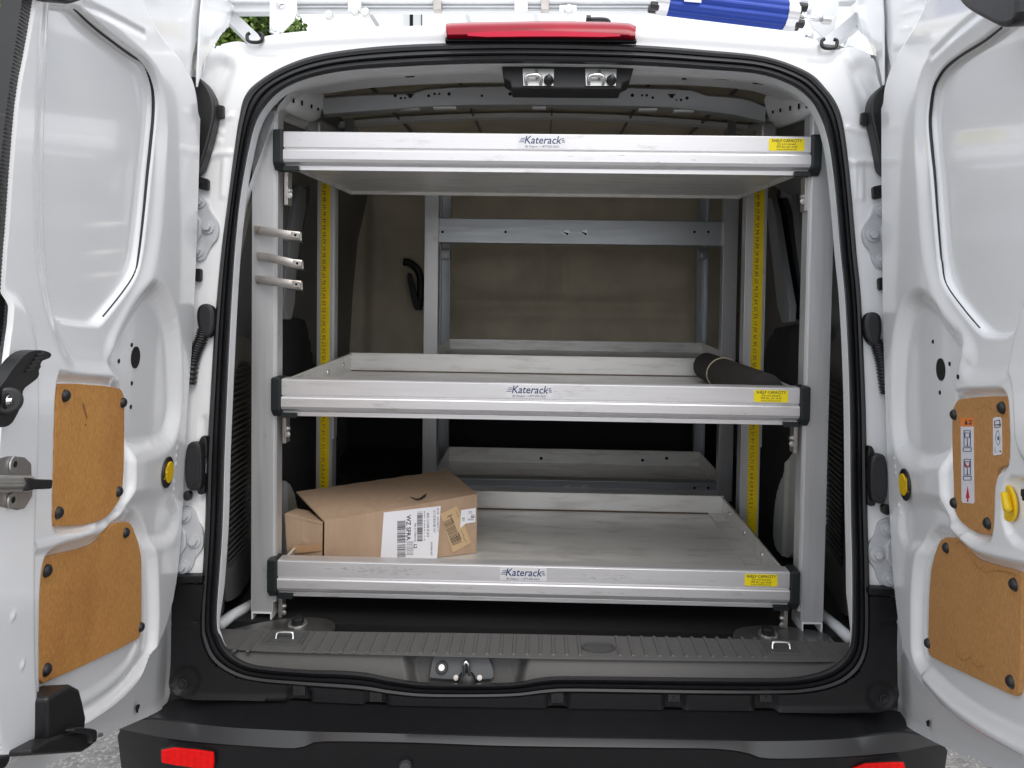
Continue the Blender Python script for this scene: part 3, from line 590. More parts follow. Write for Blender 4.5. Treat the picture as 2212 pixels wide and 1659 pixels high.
# ---------------------------------------------------------------- bumper
def bumper():
    def curve(pts, n=81):
        c = spline(pts, 6); d = np.r_[0, np.cumsum(np.linalg.norm(np.diff(c, axis=0), axis=1))]; t = np.linspace(0, d[-1], n)
        return np.stack([np.interp(t, d, c[:, 0]), np.interp(t, d, c[:, 1])], 1)
    def row(pts, yc, corner, n=81):
        c = curve(pts, n); r = []
        for x, y in c:
            k = abs((x-1150)/900.0); r.append(at(x, y, YP(yc + corner*min(k, 1.05)**6)))
        return r
    R0 = row([(285,1558),(318,1547),(345,1532),(366,1514),(395,1509),(506,1509),(671,1515),(835,1523),(1097,1528),(1226,1530),(1432,1533),(1626,1535),(1789,1537),(1900,1535),(1938,1533),(1955,1554),(1980,1575),(2012,1592)], -.195, .06)
    R1a = row([(268,1563),(300,1554),(335,1550),(383,1556),(506,1568),(669,1576),(833,1580),(1097,1587),(1400,1592),(1633,1596),(1767,1594),(1856,1588),(1940,1579),(1975,1582),(2005,1590),(2030,1600)], -.257, .12)
    R1 = row([(262,1566),(298,1557),(335,1554),(383,1560),(506,1572),(669,1580),(833,1584),(1097,1592),(1400,1597),(1633,1601),(1767,1599),(1856,1593),(1940,1583),(1975,1586),(2008,1594),(2036,1604)], -.262, .13)
    R2 = row([(257,1574),(301,1583),(383,1598),(506,1609),(637,1616),(669,1606),(710,1601),(900,1604),(1097,1611),(1400,1615),(1543,1617),(1610,1625),(1659,1638),(1811,1635),(1945,1624),(1990,1615),(2026,1609),(2042,1607)], -.273, .15)
    R2b = [p + np.array([0, .004, -.006]) for p in R2]
    R3 = row([(254,1590),(310,1640),(383,1668),(506,1680),(637,1686),(700,1682),(1000,1690),(1400,1696),(1659,1704),(1811,1702),(1945,1690),(1995,1672),(2036,1648),(2047,1622)], -.271, .16)
    R4 = [p + np.array([0, .03, -.18]) for p in R3]; R5 = [p + np.array([0, .10, -.10]) for p in R4]
    bp = MB().loft([R0, R1a, R1, R2, R2b, R3, R4, R5]).build('bumper', [BUMP, mat('bumper_smooth_band', (.016,.016,.018), .34, 0, .06, 9, spec=.75)], van, auto=32)
    for i, p in enumerate(bp.data.polygons):
        if 160 <= i < 240: p.material_index = 1
    # upper face between the seal and the step
    so = [tuple(p) for p in OUT_ if p[1] > 1250]
    # split seal path left side descending, bottom, right side
    idx = sorted([(i, p) for i, p in enumerate(OUT_) if p[1] > 1262], key=lambda a: a[0]); path = [tuple(p) for i, p in idx][::3]   # right side down, bottom, left side up
    outer = [(1940,1290),(1879,1288)] + [p for p in path if p[1] > 1292 or p[0] < 1000] + [(440,1263),(371,1262),(369,1400),(367,1500),(395,1510),(506,1510),(671,1516),(835,1524),(1097,1529),(1432,1534),(1789,1538),(1900,1536),(1940,1528),(1938,1400)]
    F = [('l', [(363,1440),(365,1470),(377,1495),(400,1507),(453,1510),(620,1510)], .005, .006), ('l', [(1680,1535),(1856,1539),(1900,1536),(1930,1520),(1942,1490)], .005, .006),
         ('l', [(340,1347),(437,1342)], -.004, .003), ('l', [(1875,1338),(2000,1350)], -.004, .003)]
    for a, b in ((622,670),(788,836),(1182,1226),(1433,1479),(1628,1680)): F.append(('p', [(a,1470),(b,1470),(b,1560),(a,1560)], -.012, .004))
    F += [('c', (402,1470), -.006, .004, .024), ('c', (1903,1503), -.006, .004, .024)]
    uf = relief('bumper_upper_face', FR.off(.018), outer, F, BUMP, van, res=.005, thick=.03, ch=0)
    for a, b, y in ((622,670,1486),(788,836,1500),(1182,1226,1502),(1433,1479,1500),(1628,1680,1500)):
        c = (a+b)/2
        ps = plate('fixing_tab', FR, [(c-13,y-10),(c+13,y-10),(c+13,y+16),(c-13,y+16)], BLACK, uf, .006, .004, ch=0)
        bolt(FR, (c, y), .0045, uf, BLACK, 'fixing_screw', .010)
    for q in ((402,1470),(1903,1503)): bolt(FR, q, .009, uf, BLACK, 'bumper_bolt', .012)
    for s, pts in ((-1, [(375,1245),(437,1245),(436,1260),(375,1260)]), (1, [(1877,1271),(1934,1273),(1936,1289),(1878,1286)])):
        plate('upper_trim_strip', FR, pts, BUMP, van, .001, .024, ch=0, bevel=.002)
    # cut-away reflectors in their frames
    for pts in ([(348,1614),(455,1624),(461,1630),(461,1659),(455,1664),(352,1650),(348,1644)], [(1843,1652),(1950,1647),(1955,1652),(1956,1680),(1950,1686),(1846,1694),(1842,1688)]):
        c = np.mean(pts, 0); k = abs((c[0]-1150)/900.0); Yc = -.272+.155*k**6
        sl = .10 if c[0] < 1131 else -.10
        P = Plane(at(c[0], c[1], YP(Yc-.004)), nrm([1, -.22 if c[0] < 1131 else .22, 0]), (0,0,1), nrm([-.22 if c[0] < 1131 else .22, -1, 0]))
        big = [tuple(c+(np.array(p)-c)*[1.05,1.14]) for p in pts]
        rf = plate('reflector_frame', P, big, BLACK, bp, -.02, .022, ch=1, bevel=.001)
        plate('reflector', P, pts, REDREF, rf, .0025, .004, ch=1, bevel=.0012)
    P = YP(-.273); disc_mb(P, (876,1654), .012, -.01, .004, 20).build('parking_sensor', BLACK, bp, bevel=.002); disc_mb(P, (876,1654), .009, .004, .005, 20).build('sensor_face', mat('sensor_grey', (.05,.05,.055), .4), bp)
bumper()

# ---------------------------------------------------------------- high level brake light + roof fittings
def roof_bits():
    P = FR
    top = [(966,56),(975,50),(1100,47),(1200,46),(1340,49),(1366,53),(1374,58)]
    bot = [(968,84),(978,85),(1100,84),(1200,84),(1340,86),(1362,88),(1372,86)]
    t, b = spline(top, 5), spline(bot, 5)
    rows = []
    for k, h in ((-.02,-.03),(0,.002),(.12,.020),(.35,.030),(.7,.030),(.92,.020),(1.0,.002)):
        rows.append([at(*(a+(c-a)*k), P.off(h)) for a, c in zip(t, b)])
    li = MB().loft(rows).build('high_brake_light', RED, van, auto=45)
    for e in (0, -1):
        li2 = MB().add([r[e] for r in rows], [tuple(range(len(rows)))]).build('lens_end', RED, li)
    plate('brake_light_base', P, [(962,80),(1374,82),(1376,90),(961,88)], BLACK, van, -.01, .022, ch=0, bevel=.001)
    plate('lens_band', P, [(1010,68),(1180,66),(1340,72),(1340,80),(1180,78),(1010,80)], mat('lens_light', (.55,.006,.04), .3, 0, .1, spec=.3), li, .029, .0025, ch=1)
    # washer jet and lug beside it
    MB().tube([at(x,y,YP(.06)) for x,y in spline([(1316,50),(1312,44),(1300,42),(1275,42),(1268,42)],3)], .005, 8).build('washer_hose', RUBBER, van, smooth=True)
    MB().cyl(at(1266,41,YP(.06)), at(1276,42,YP(.06)), .009, 8).build('washer_nozzle', RUBBER, van)
    ibox(1225,46,1243,52,-.02,.02).build('lamp_lug', BLACK, van)
    # roof ditch clips (black C shaped ends)
    for x, y in ((551,84),(1792,97)):
        pts = [(x-11,y-13),(x-17,y-8),(x-16,y+2),(x-8,y+7),(x+8,y+7),(x+15,y+2),(x+16,y-9),(x+9,y-12)]
        MB().tube([at(a,b,FR.off(.01)) for a,b in spline(pts,3)], .0036, 8).build('gutter_clip', RUBBER, van, smooth=True)
roof_bits()

# ---------------------------------------------------------------- pillar hardware
def pillar_hw():
    HP = mat('hinge_paint', (.50,.51,.53), .42, 0, .04, 20, coat=.2)
    hinges = [([(420,425),(436,426),(447,434),(451,452),(462,466),(472,484),(471,514),(456,530),(448,546),(440,562),(420,565)], [(435,438),(453,493),(431,543)]),
              ([(380,1095),(408,1094),(420,1104),(425,1126),(437,1140),(440,1178),(430,1196),(420,1205),(416,1226),(402,1240),(380,1238)], [(404,1112),(424,1166),(399,1221)]),
              ([(1925,438),(1900,439),(1888,446),(1884,462),(1870,482),(1862,502),(1866,526),(1882,544),(1886,568),(1900,583),(1925,580)], [(1901,456),(1881,510),(1902,565)]),
              ([(1940,1120),(1912,1120),(1896,1130),(1892,1156),(1878,1172),(1874,1196),(1880,1216),(1892,1230),(1897,1255),(1912,1268),(1940,1265)], [(1912,1141),(1890,1195),(1917,1249)])]
    for pl, bs in hinges:
        hg = plate('hinge_plate', FR, pl, HP, van, -.001, .008, ch=2, bevel=.0008)
        for b in bs: bolt(FR, b, .0135, hg, HP, 'hinge_bolt', .007)
        c = np.mean(pl, 0); sgn = -1 if c[0] < 1131 else 1
        q = [(c[0]+sgn*14, c[1]-30), (c[0]+sgn*60, c[1]-38), (c[0]+sgn*60, c[1]+38), (c[0]+sgn*14, c[1]+30)]
        plate('hinge_knuckle', FR, q, HP, hg, .006, .008, ch=1, bevel=.003)
    for pn, br in (([(400,160),(434,168),(448,185),(461,212),(463,245),(456,281),(440,340),(428,372),(400,380)], [((432,216),(462,224),(483,228),(483,254),(470,256),(434,248),(470,239)), ((426,380),(448,386),(451,390),(450,409),(446,411),(426,406),(439,398)), ((418,580),(433,580),(435,584),(434,604),(430,609),(418,606),(425,594))]),
                   ([(1940,160),(1905,184),(1890,200),(1881,222),(1882,252),(1889,281),(1899,330),(1906,372),(1940,380)], [((1906,232),(1880,241),(1861,243),(1860,266),(1868,271),(1908,262),(1872,255)), ((1910,398),(1888,402),(1885,406),(1886,426),(1890,430),(1910,426),(1896,414)), ((1912,598),(1899,600),(1897,604),(1898,622),(1901,628),(1912,624),(1905,613))])):
        lp = plate('lamp_backing', FR, pn, BLACK, van, .004, .03, ch=2, bevel=.004)
        for b in br:
            plate('lamp_bracket', FR, b[:6], BLACK, lp, .006, .008, ch=0, bevel=.0015); bolt(FR, b[6], .007, lp, BLACK, 'bracket_screw', .013)
    # wiring boots
    for c, pth in (((441,690),[(440,712),(434,735),(424,758),(416,785),(410,830)]), ((1887,708),[(1892,735),(1899,758),(1906,785),(1911,820),(1916,850)])):
        P = FR.off(.005); q = [(c[0]-20,c[1]-10),(c[0]-14,c[1]-32),(c[0]+6,c[1]-36),(c[0]+21,c[1]-24),(c[0]+20,c[1]+18),(c[0]+14,c[1]+36),(c[0]+2,c[1]+42),(c[0]-14,c[1]+26)]
        bt = plate('wiring_boot', FR, q, RUBBER, van, .0, .02, ch=2, bevel=.008, seg=3)
        a = spline([at(x,y,FR.off(.010)) for i,(x,y) in enumerate(pth)], 26)
        MB().tube(a, .01, 10, rs=[.0115+.0014*math.sin(i*1.15) for i in range(len(a))]).build('corrugated_sleeve', RUBBER, bt, smooth=True)
    # check straps
    for q, mts, low in (([(398,956),(425,954),(434,966),(435,1050),(426,1062),(396,1060)], [[(416,985),(430,950),(436,941),(446,943),(447,985),(440,992)],[(420,1022),(442,1022),(442,1062),(436,1070),(424,1066)]], [(395,1062),(410,1062),(409,1080),(403,1083),(395,1080)]),
                   ([(1920,980),(1890,981),(1882,994),(1882,1076),(1892,1088),(1920,1092)], [[(1900,1012),(1888,970),(1882,962),(1876,966),(1874,1012),(1882,1018)],[(1898,1048),(1874,1046),(1874,1086),(1880,1095),(1894,1092)]], [(1924,1090),(1908,1090),(1908,1108),(1916,1114),(1924,1112)])):
        ck = plate('check_strap_housing', FR, q, BLACK, van, .012, .022, ch=2, bevel=.006, seg=3)
        c = np.mean(q,0); plate('housing_inset', FR, [tuple(c+(np.array(p)-c)*.72) for p in q], RUBBER, ck, .033, .003, ch=2, bevel=.001)
        for mt in mts: plate('strap_mount', FR, mt, BLACK, ck, .0, .014, ch=1, bevel=.002)
        plate('strap_plug', FR, low, BLACK, ck, .01, .015, ch=1, bevel=.002)
pillar_hw()

# ---------------------------------------------------------------- rear doors
def rivet(P, c, parent): return dome(P, c, .0080, .0065, base=.001).build('panel_clip', RUBBER, parent, smooth=True)
def left_door():
    inner = [(462,-60),(462,20),(461,66),(444,109),(437,159),(433,231),(430,364),(424,549),(416,730),(408,840),(402,912),(395,1094),(388,1200),(378,1280),(361,1348),(339,1399),(318,1440),(296,1476),(262,1512),(215,1546),(150,1586),(60,1632),(-30,1670),(-30,1300),(-26,1000),(-14,850),(0,738),(7,694),(15,549),(20,496),(31,331),(43,198),(63,99),(79,0),(88,-60)]
    W2 = [(105,-60),(96,13),(88,140),(82,230),(78,400),(80,500),(88,590),(102,660),(120,722),(148,782),(175,800),(235,800),(246,785),(236,752),(262,705),(310,620),(332,540),(345,400),(352,250),(343,190),(322,145),(240,75),(175,20),(150,-60)]
    WIN = [(100,0),(118,11),(132,12),(159,17),(205,60),(274,112),(304,132),(321,159),(331,198),(332,248),(326,314),(319,380),(311,463),(301,549),(291,592),(262,636),(218,690),(207,700),(193,701),(150,696),(113,689),(101,640),(92,549),(88,400),(92,230),(98,100)]
    F = [('p', W2, -.008, .034, -.004), ('p', WIN, -.014, .008, -.012),
         ('p', [(312,648),(338,618),(365,650),(386,720),(391,850),(386,915),(366,960),(300,976),(284,962),(282,900),(280,850),(266,815),(250,785),(266,735)], -.019, .042),
         ('p', [(104,806),(125,812),(258,820),(276,845),(279,900),(278,1000),(277,1060),(262,1098),(235,1124),(200,1142),(112,1152),(98,1135),(98,1100)], -.012, .012, -.010),
         ('p', [(78,1192),(180,1168),(212,1148),(235,1118),(270,1108),(292,1118),(310,1170),(320,1230),(322,1390),(305,1430),(240,1500),(150,1560),(85,1590),(66,1540),(64,1400),(66,1250)], -.013, .022, -.014),
         ('p', [(268,1094),(280,1078),(338,1070),(380,1086),(384,1150),(340,1180),(300,1150)], -.009, .030),
         ('p', [(295,-60),(322,15),(350,70),(385,110),(415,155),(428,200),(433,260),(470,260),(540,-60)], -.022, .02),
         ('l', [(190,12),(250,40),(312,73)], -.003, .009),
         ('l', [(150,1540),(230,1500),(290,1445),(310,1400)], .004, .016), ('l', [(66,1184),(180,1156),(214,1136),(240,1106)], .0035, .011),
         ('p', [(-60,640),(30,640),(60,700),(72,780),(72,960),(64,1100),(62,1300),(66,1500),(80,1600),(-60,1700)], .010, .022),
         ('l', [(280,725),(270,760),(285,790)], .0, .01), ('c', (6,1332), .0015, .004, .0035), ('c', (27,1438), .0015, .004, .0035)]
    for y in (968, 985, 1002, 1040, 1056, 1072): F.append(('c', (383-(y-968)*.08, y), .0018, .003, .0035))
    global FL_; FL_ = F
    d = relief('rear_door', DL, inner, F, PAINT, van, res=.0029, thick=.006, ch=1)
    d['label'] = 'left rear door with two hardboard panels and black pull handle'
    osk = [(367,1325),(366,1402),(362,1494),(352,1526),(325,1543),(264,1569),(210,1592),(135,1640),(60,1672),(-120,1740),(-120,900),(-60,560),(-12,330),(10,190),(34,40),(44,-60),(508,-60),(505,20),(500,42),(485,62),(466,80),(452,115),(436,200),(424,500),(408,850),(396,1150)]
    relief('door_outer_skin', DL.off(-.035), osk, [], PAINT, d, res=.006, thick=.012, rim=.006, ch=1)
    # two folded flanges at the upper hinge corner
    for dx, h in ((14,-.012),(28,-.024)):
        pl = [(440,-60),(460+dx,-60),(462+dx,20),(460+dx,50),(448+dx*.7,80),(437+dx*.4,118),(432,170),(425,200)]
        plate('corner_flange', DL, pl, PAINT, d, h-.004, .004, ch=2, bevel=.001)
    # ribbed seal on the free edge
    sl = [(79,-60),(79,0),(63,99),(43,198),(31,331),(20,496),(7,694),(-2,760),(-50,760),(-30,600),(-8,420),(8,265),(26,132),(46,0),(52,-60)]
    relief('edge_seal', DL.off(-.005), sl, [], RUBBER, d, res=.0013, thick=.02, ch=1, fn=lambda G: .0012*np.abs(np.sin((G[:, 1]+.1*G[:, 0])*math.pi/.0042)))
    sl2 = [(52,-60),(48,0),(28,132),(10,265),(-6,420),(-30,600),(-60,600),(-30,400),(-4,198),(8,132),(33,0),(38,-60)]
    plate('edge_trim', DL, sl2, DARKTRIM, d, -.030, .004, ch=1)
    # gasket line in the window aperture
    ln = [(159,17),(205,60),(274,112),(304,132),(321,159),(331,198),(332,248),(326,314),(319,380),(311,463),(301,549),(291,592),(262,636),(224,683)]
    MB().tube([at(x-1.5,y,DL.off(-.0125)) for x,y in spline(ln,4)], .0026, 6, rs=list(np.interp(np.arange(len(spline(ln,4))), (0,10,30,46,60), (.0014,.0026,.0024,.0012,.0009)))).build('window_gasket', RUBBER, d, smooth=True)
    up = [(131,826),(255,836),(267,847),(270,876),(267,1058),(255,1087),(233,1116),(204,1131),(124,1138),(111,1129),(110,1112),(125,840)]
    lo = [(90,1204),(190,1182),(217,1165),(237,1135),(268,1126),(281,1128),(291,1148),(305,1192),(306,1233),(306,1368),(298,1382),(98,1477),(86,1470),(84,1460),(85,1216)]
    a = plate('hardboard_panel', DL, up, PLY, d, -.012, .005, ch=1, bevel=.001); a['label'] = 'upper hardboard panel'
    for c in ((138,855),(263,870),(254,1062),(123,1108)): rivet(DL.off(-.008), c, a)
    a = plate('hardboard_panel', DL, lo, PLY, d, -.013, .005, ch=1, bevel=.001); a['label'] = 'lower hardboard panel'
    for c in ((98,1233),(269,1151),(302,1355),(97,1447)): rivet(DL.off(-.009), c, a)
    return d
DOORL = left_door()
def door_small(P, D, F, hole, small, button):
    def surf(c): return P.off(on_surface(P, F, c))
    disc_mb(surf(hole), hole, .0175, -.004, .0014, 28).build('round_opening', HOLE, D)
    for c in small: disc_mb(surf(c), c, .0034, -.004, .0012, 10).build('small_hole', HOLE, D)
    P = surf(button).off(.0005)
    b = disc_mb(P, button, .027, .0, .0035, 36).build('button_bezel', RUBBER, D, bevel=.001)
    b2 = disc_mb(P, button, .0185, .0035, .0065, 32).build('yellow_button', YEL, b, bevel=.0012)
    q = at(*button, P.off(.0066)); s = -1 if button[0] < 1131 else 1
    mk = MB(); U = P.U; V = P.V
    def bar(p, r, w=.0014):
        p = q + U*p[0]*s*-1 + V*p[1]; r = q + U*r[0]*s*-1 + V*r[1]; mk.cyl(p, r, w*.5, 6)
    bar((-.010*1,-.010),(.010,-.010)); bar((-.004,-.010),(-.004,.012)); bar((-.004,.004),(.004,.006)); bar((.004,.006),(.004,-.002)); bar((.004,-.002),(-.004,-.004))
    mk.build('embossed_symbol', mat('yellow_emboss', (.62,.40,.01), .4), b)
door_small(DL, DOORL, FL_, (292,772), ((284,745),(256,780),(284,828),(282,879)), (360,1020))
def left_hw():
    D = DOORL
    hp = [(-30,880),(-18,850),(0,838),(33,789),(50,769),(69,757),(95,756),(113,763),(110,773),(100,777),(93,779),(88,787),(90,793),(84,800),(86,808),(82,818),(66,830),(51,841),(49,860),(47,876),(36,900),(25,918),(8,924),(-30,920)]
    h = plate('pull_handle', DL, hp, BLACK, D, .016, .014, ch=1, bevel=.004, seg=3)
    MB().cyl(at(15,866,DL.off(.005)), at(15,866,DL.off(.034)), .0135, 24).build('handle_hub', BLACK, h, bevel=.003)
    disc_mb(DL.off(.034), (15,866), .0075, -.001, .0008, 20).build('hub_recess', HOLE, h); bolt(DL.off(.034), (15,866), .0058, h, CHROME, 'hub_bolt', .001)
    for k in range(5):
        x, y = 62+k*6, 800-k*8.5; MB().cyl(at(x-7,y+2,DL.off(.0305)), at(x+9,y-4,DL.off(.0305)), .0016, 6).build('grip_rib', RUBBER, h)
    pl = [(-20,990),(0,990),(18,985),(55,987),(69,1000),(71,1072),(55,1098),(40,1102),(0,1094),(-20,1090)]
    lt = plate('latch_bracket', DL, pl, mat('latch_steel', (.55,.53,.52), .33, .85, .1, 18, coat=0), D, .009, .003, ch=0, bevel=.003)
    P = DL.off(.012)
    MB().tube([at(x,1045,P.off(.006)) for x in (-30,20,62)], .0085, 12).build('latch_barrel', ZINC, lt, smooth=False, auto=40)
    MB().hexa([at(62,1034,P.off(.014)), at(62,1058,P.off(.014)), at(114,1056,P.off(.018)), at(116,1036,P.off(.018))], -P.N*.012).build('latch_tongue', BLACK, lt, bevel=.002)
    MB().hexa([at(60,1031,P.off(.016)), at(60,1061,P.off(.016)), at(76,1059,P.off(.017)), at(76,1033,P.off(.017))], -P.N*.014).build('tongue_collar', BLACK, lt, bevel=.002)
    for c in ((27,1003),(23,1080)):
        disc_mb(P, c, .0085, 0, .0025, 24).build('latch_screw', ZINC, lt, bevel=.0012); disc_mb(P, c, .0036, .0025, .003, 6).build('screw_socket', HOLE, lt)
    # lower latch cover
    cv = [(105,1509),(110,1503),(154,1478),(173,1488),(180,1515),(187,1548),(185,1575),(150,1612),(110,1620),(104,1600)]
    c = plate('lower_latch_cover', DL, cv, BLACK, D, -.012, .036, ch=0, bevel=.006, seg=3)
    plate('cover_foot', DL, [(69,1619),(110,1596),(150,1585),(190,1580),(207,1577),(211,1585),(209,1602),(198,1612),(180,1624),(69,1632)], BLACK, c, .0, .032, ch=0, bevel=.005, seg=3)
    plate('cover_claw', DL, [(158,1576),(166,1570),(206,1574),(211,1580),(210,1602),(200,1606),(198,1584),(160,1582)], RUBBER, c, .030, .010, ch=1, bevel=.002)
    MB().cyl(at(207,1588,DL.off(.03)), at(218,1587,DL.off(.03)), .003, 8).build('cover_pin', ZINC, c)
    plate('corner_buffer', DL, [(-40,1640),(10,1632),(26,1628),(20,1652),(0,1670),(-40,1690)], BLACK, D, .0, .03, ch=1, bevel=.004)
    plate('top_latch_cover', DL, [(120,-40),(130,2),(142,8),(155,10),(185,0),(190,-40)], BLACK, D, .0, .03, ch=1, bevel=.004)
    plate('drain_slot', DL.off(-.035), [(296,1524),(300,1521),(303,1523),(300,1532),(298,1540),(296,1534)], HOLE, D, .004, .002, ch=0)
    # dark stains on the upper hardboard
    st = mat('ink_smudge', (.30,.14,.04), .5, 0, .2, 60)
    for pts in ([(180,868),(184,880),(188,893),(190,905),(187,903),(183,888),(179,876)], [(184,914),(188,917),(187,921),(184,919)]):
        plate('scuff_mark', DL.off(-.007), pts, st, D, .0003, .0004, ch=1)
left_hw()

def right_door():
    inner = [(1882,-60),(1883,0),(1882,33),(1890,99),(1900,165),(1904,231),(1904,364),(1906,549),(1908,731),(1913,876),(1917,1022),(1923,1130),(1928,1233),(1937,1317),(1947,1385),(1964,1432),(1988,1474),(2030,1520),(2100,1572),(2160,1606),(2240,1650),(2340,1700),(2420,1730),(2420,-60)]
    W2 = [(2330,-60),(2240,-60),(2170,10),(2120,60),(2060,98),(2010,140),(1992,190),(1986,260),(1992,400),(2004,560),(2030,650),(2078,725),(2100,765),(2086,800),(2110,815),(2160,815),(2188,795),(2204,740),(2222,660),(2250,560),(2300,400)]
    WIN = [(2290,40),(2190,40),(2162,60),(2125,89),(2076,119),(2043,145),(2026,169),(2016,192),(2010,231),(2008,271),(2013,331),(2018,380),(2024,463),(2031,549),(2033,567),(2042,614),(2082,669),(2119,712),(2137,725),(2160,726),(2195,722),(2206,690),(2215,650),(2235,580),(2280,400)]
    F = [('p', W2, -.008, .034, -.004), ('p', WIN, -.014, .008, -.012),
         ('p', [(1948,668),(1973,640),(2006,655),(2034,708),(2070,742),(2058,785),(2050,840),(2050,950),(2036,992),(1982,1004),(1948,985),(1930,950),(1926,850),(1932,740)], -.019, .042),
         ('p', [(2052,862),(2072,848),(2168,840),(2190,850),(2196,880),(2198,990),(2190,1012),(2164,1024),(2162,1150),(2148,1170),(2100,1160),(2062,1130),(2048,1080),(2044,950)], -.012, .012, -.010),
         ('p', [(2016,1150),(2068,1146),(2094,1176),(2130,1200),(2212,1220),(2320,1240),(2320,1640),(2212,1600),(2100,1530),(2020,1460),(1994,1425),(1990,1390),(1992,1240)], -.013, .022, -.014),
         ('p', [(1940,1090),(1970,1078),(2020,1082),(2040,1100),(2050,1140),(2000,1180),(1945,1180)], -.009, .030),
         ('p', [(2020,-60),(1990,20),(1960,70),(1930,120),(1908,180),(1903,240),(1860,240),(1860,-60)], -.022, .02),
         ('p', [(2166,1030),(2212,1036),(2330,1050),(2330,1200),(2166,1180)], -.008, .008),
         ('l', [(2125,20),(2062,70),(2010,120)], -.003, .010),
         ('l', [(1998,1460),(2050,1520),(2140,1575),(2250,1625)], .005, .018), ('l', [(2078,1160),(2102,1186),(2140,1200),(2230,1220)], .0035, .011),
         ('p', [(2220,640),(2198,740),(2186,810),(2200,830),(2206,1010),(2330,1010),(2330,600)], .010, .022)]
    for y in (990, 1008, 1022, 1092, 1108): F.append(('c', (1932+(y-990)*.08, y), .0018, .003, .0035))
    global FR_; FR_ = F
    d = relief('rear_door', DR, inner, F, PAINT, van, res=.0029, thick=.006, ch=1)
    d['label'] = 'right rear door with instruction sticker and yellow knob'
    osk = [(1944,1360),(1941,1436),(1944,1531),(1952,1556),(1971,1574),(2028,1605),(2120,1646),(2174,1668),(2420,1790),(2460,-60),(1840,-60),(1841,20),(1845,42),(1861,66),(1882,86),(1896,130),(1904,240),(1908,500),(1918,900),(1926,1200)]
    relief('door_outer_skin', DR.off(-.035), osk, [], PAINT, d, res=.006, thick=.012, rim=.006, ch=1)
    for dx, h in ((14,-.012),(28,-.024)):
        pl = [(1905,-60),(1884-dx,-60),(1882-dx,20),(1884-dx,50),(1893-dx*.7,84),(1900-dx*.4,122),(1904,170),(1908,200)]
        plate('corner_flange', DR, pl, PAINT, d, h-.004, .004, ch=2, bevel=.001)
    ln = [(2162,60),(2125,89),(2076,119),(2043,145),(2026,169),(2016,192),(2010,231),(2008,271),(2013,331),(2018,380),(2024,463),(2031,549),(2034,567),(2043,614),(2082,669),(2115,708)]
    MB().tube([at(x+1.5,y,DR.off(-.0125)) for x,y in spline(ln,4)], .0026, 6, rs=list(np.interp(np.arange(len(spline(ln,4))), (0,10,30,46,62), (.0014,.0026,.0024,.0012,.0009)))).build('window_gasket', RUBBER, d, smooth=True)
    up = [(2075,860),(2170,854),(2180,861),(2182,876),(2185,985),(2179,1003),(2155,1012),(2150,1029),(2150,1145),(2140,1158),(2100,1148),(2069,1121),(2060,1097),(2060,1058),(2056,949),(2057,887),(2064,869)]
    lo = [(2035,1160),(2069,1162),(2083,1175),(2099,1199),(2120,1212),(2201,1233),(2207,1243),(2208,1260),(2203,1493),(2194,1504),(2181,1500),(2015,1422),(2005,1412),(2004,1395),(2008,1243),(2022,1185)]
    a = plate('hardboard_panel', DR, up, PLY2, d, -.012, .005, ch=1, bevel=.001); a['label'] = 'upper hardboard panel with stickers'
    for c in ((2064,896),(2168,881),(2064,1087),(2137,1131)): rivet(DR.off(-.008), c, a)
    b = plate('hardboard_panel', DR, lo, PLY2, d, -.013, .005, ch=1, bevel=.001); b['label'] = 'lower hardboard panel with water stains'
    for c in ((2047,1184),(2194,1263),(2007,1390),(2187,1473)): rivet(DR.off(-.009), c, b)
    # wandering water stains
    def stain(pts, off, par, w=.0010):
        s = []; pts = spline(pts, 7)
        for x, y in pts: s.append(at(x+random.uniform(-1.2,1.2), y+random.uniform(-2.2,2.2), DR.off(off)))
        mb = MB().loft([[p+DR.V*w for p in s], [p-DR.V*w for p in s]]); mb.build('water_stain', STAIN, par)
    stain([(2062,1178),(2078,1172),(2092,1196),(2108,1220),(2130,1236),(2160,1232),(2196,1244)], -.0079, b)
    stain([(2064,1408),(2080,1428),(2096,1420),(2106,1438),(2124,1440)], -.0079, b); stain([(2110,888),(2130,876),(2150,888),(2172,884)], -.0069, a, .0007)
    stain([(2076,1122),(2094,1128),(2108,1148),(2124,1130),(2136,1128)], -.0069, a, .0007); stain([(2170,985),(2176,960),(2174,930)], -.0069, a, .0005)
    # instruction stickers
    Q = DR.off(-.007); e = 0
    s1 = plate('instruction_sticker', Q, [(2075,903),(2102,903),(2104,1083),(2102,1088),(2079,1086),(2077,1080)], PAPER, a, 0, .0006, ch=0)
    plate('warning_band', Q, [(2075,903),(2102,903),(2102,921),(2075,921)], ORANGE, s1, .0006, .0004, ch=0)
    k = .0011
    plate('warning_triangle', Q, [(2083,917),(2090,917),(2086.5,906)], INK, s1, k, .0003, ch=0)
    plate('warning_symbol', Q, [(2093,917),(2098,917),(2098,907),(2093,907)], INK, s1, k, .0003, ch=0)
    plate('warning_symbol', Q, [(2094.4,914),(2096.6,914),(2096.6,909),(2094.4,909)], ORANGE, s1, k+.0002, .0003, ch=0)
    def outline(pts, w=1.1, M=INKB, kk=.0007, name='printed_line'):
        for p, q in zip(pts, pts[1:]+pts[:1]):
            d_ = np.array(q, float)-np.array(p, float); L = np.linalg.norm(d_); n = np.array([-d_[1], d_[0]])/L*w*.5; p, q = np.array(p, float), np.array(q, float)
            plate(name, Q, [tuple(p+n), tuple(q+n), tuple(q-n), tuple(p-n)], M, s1, kk, .0003, ch=0)
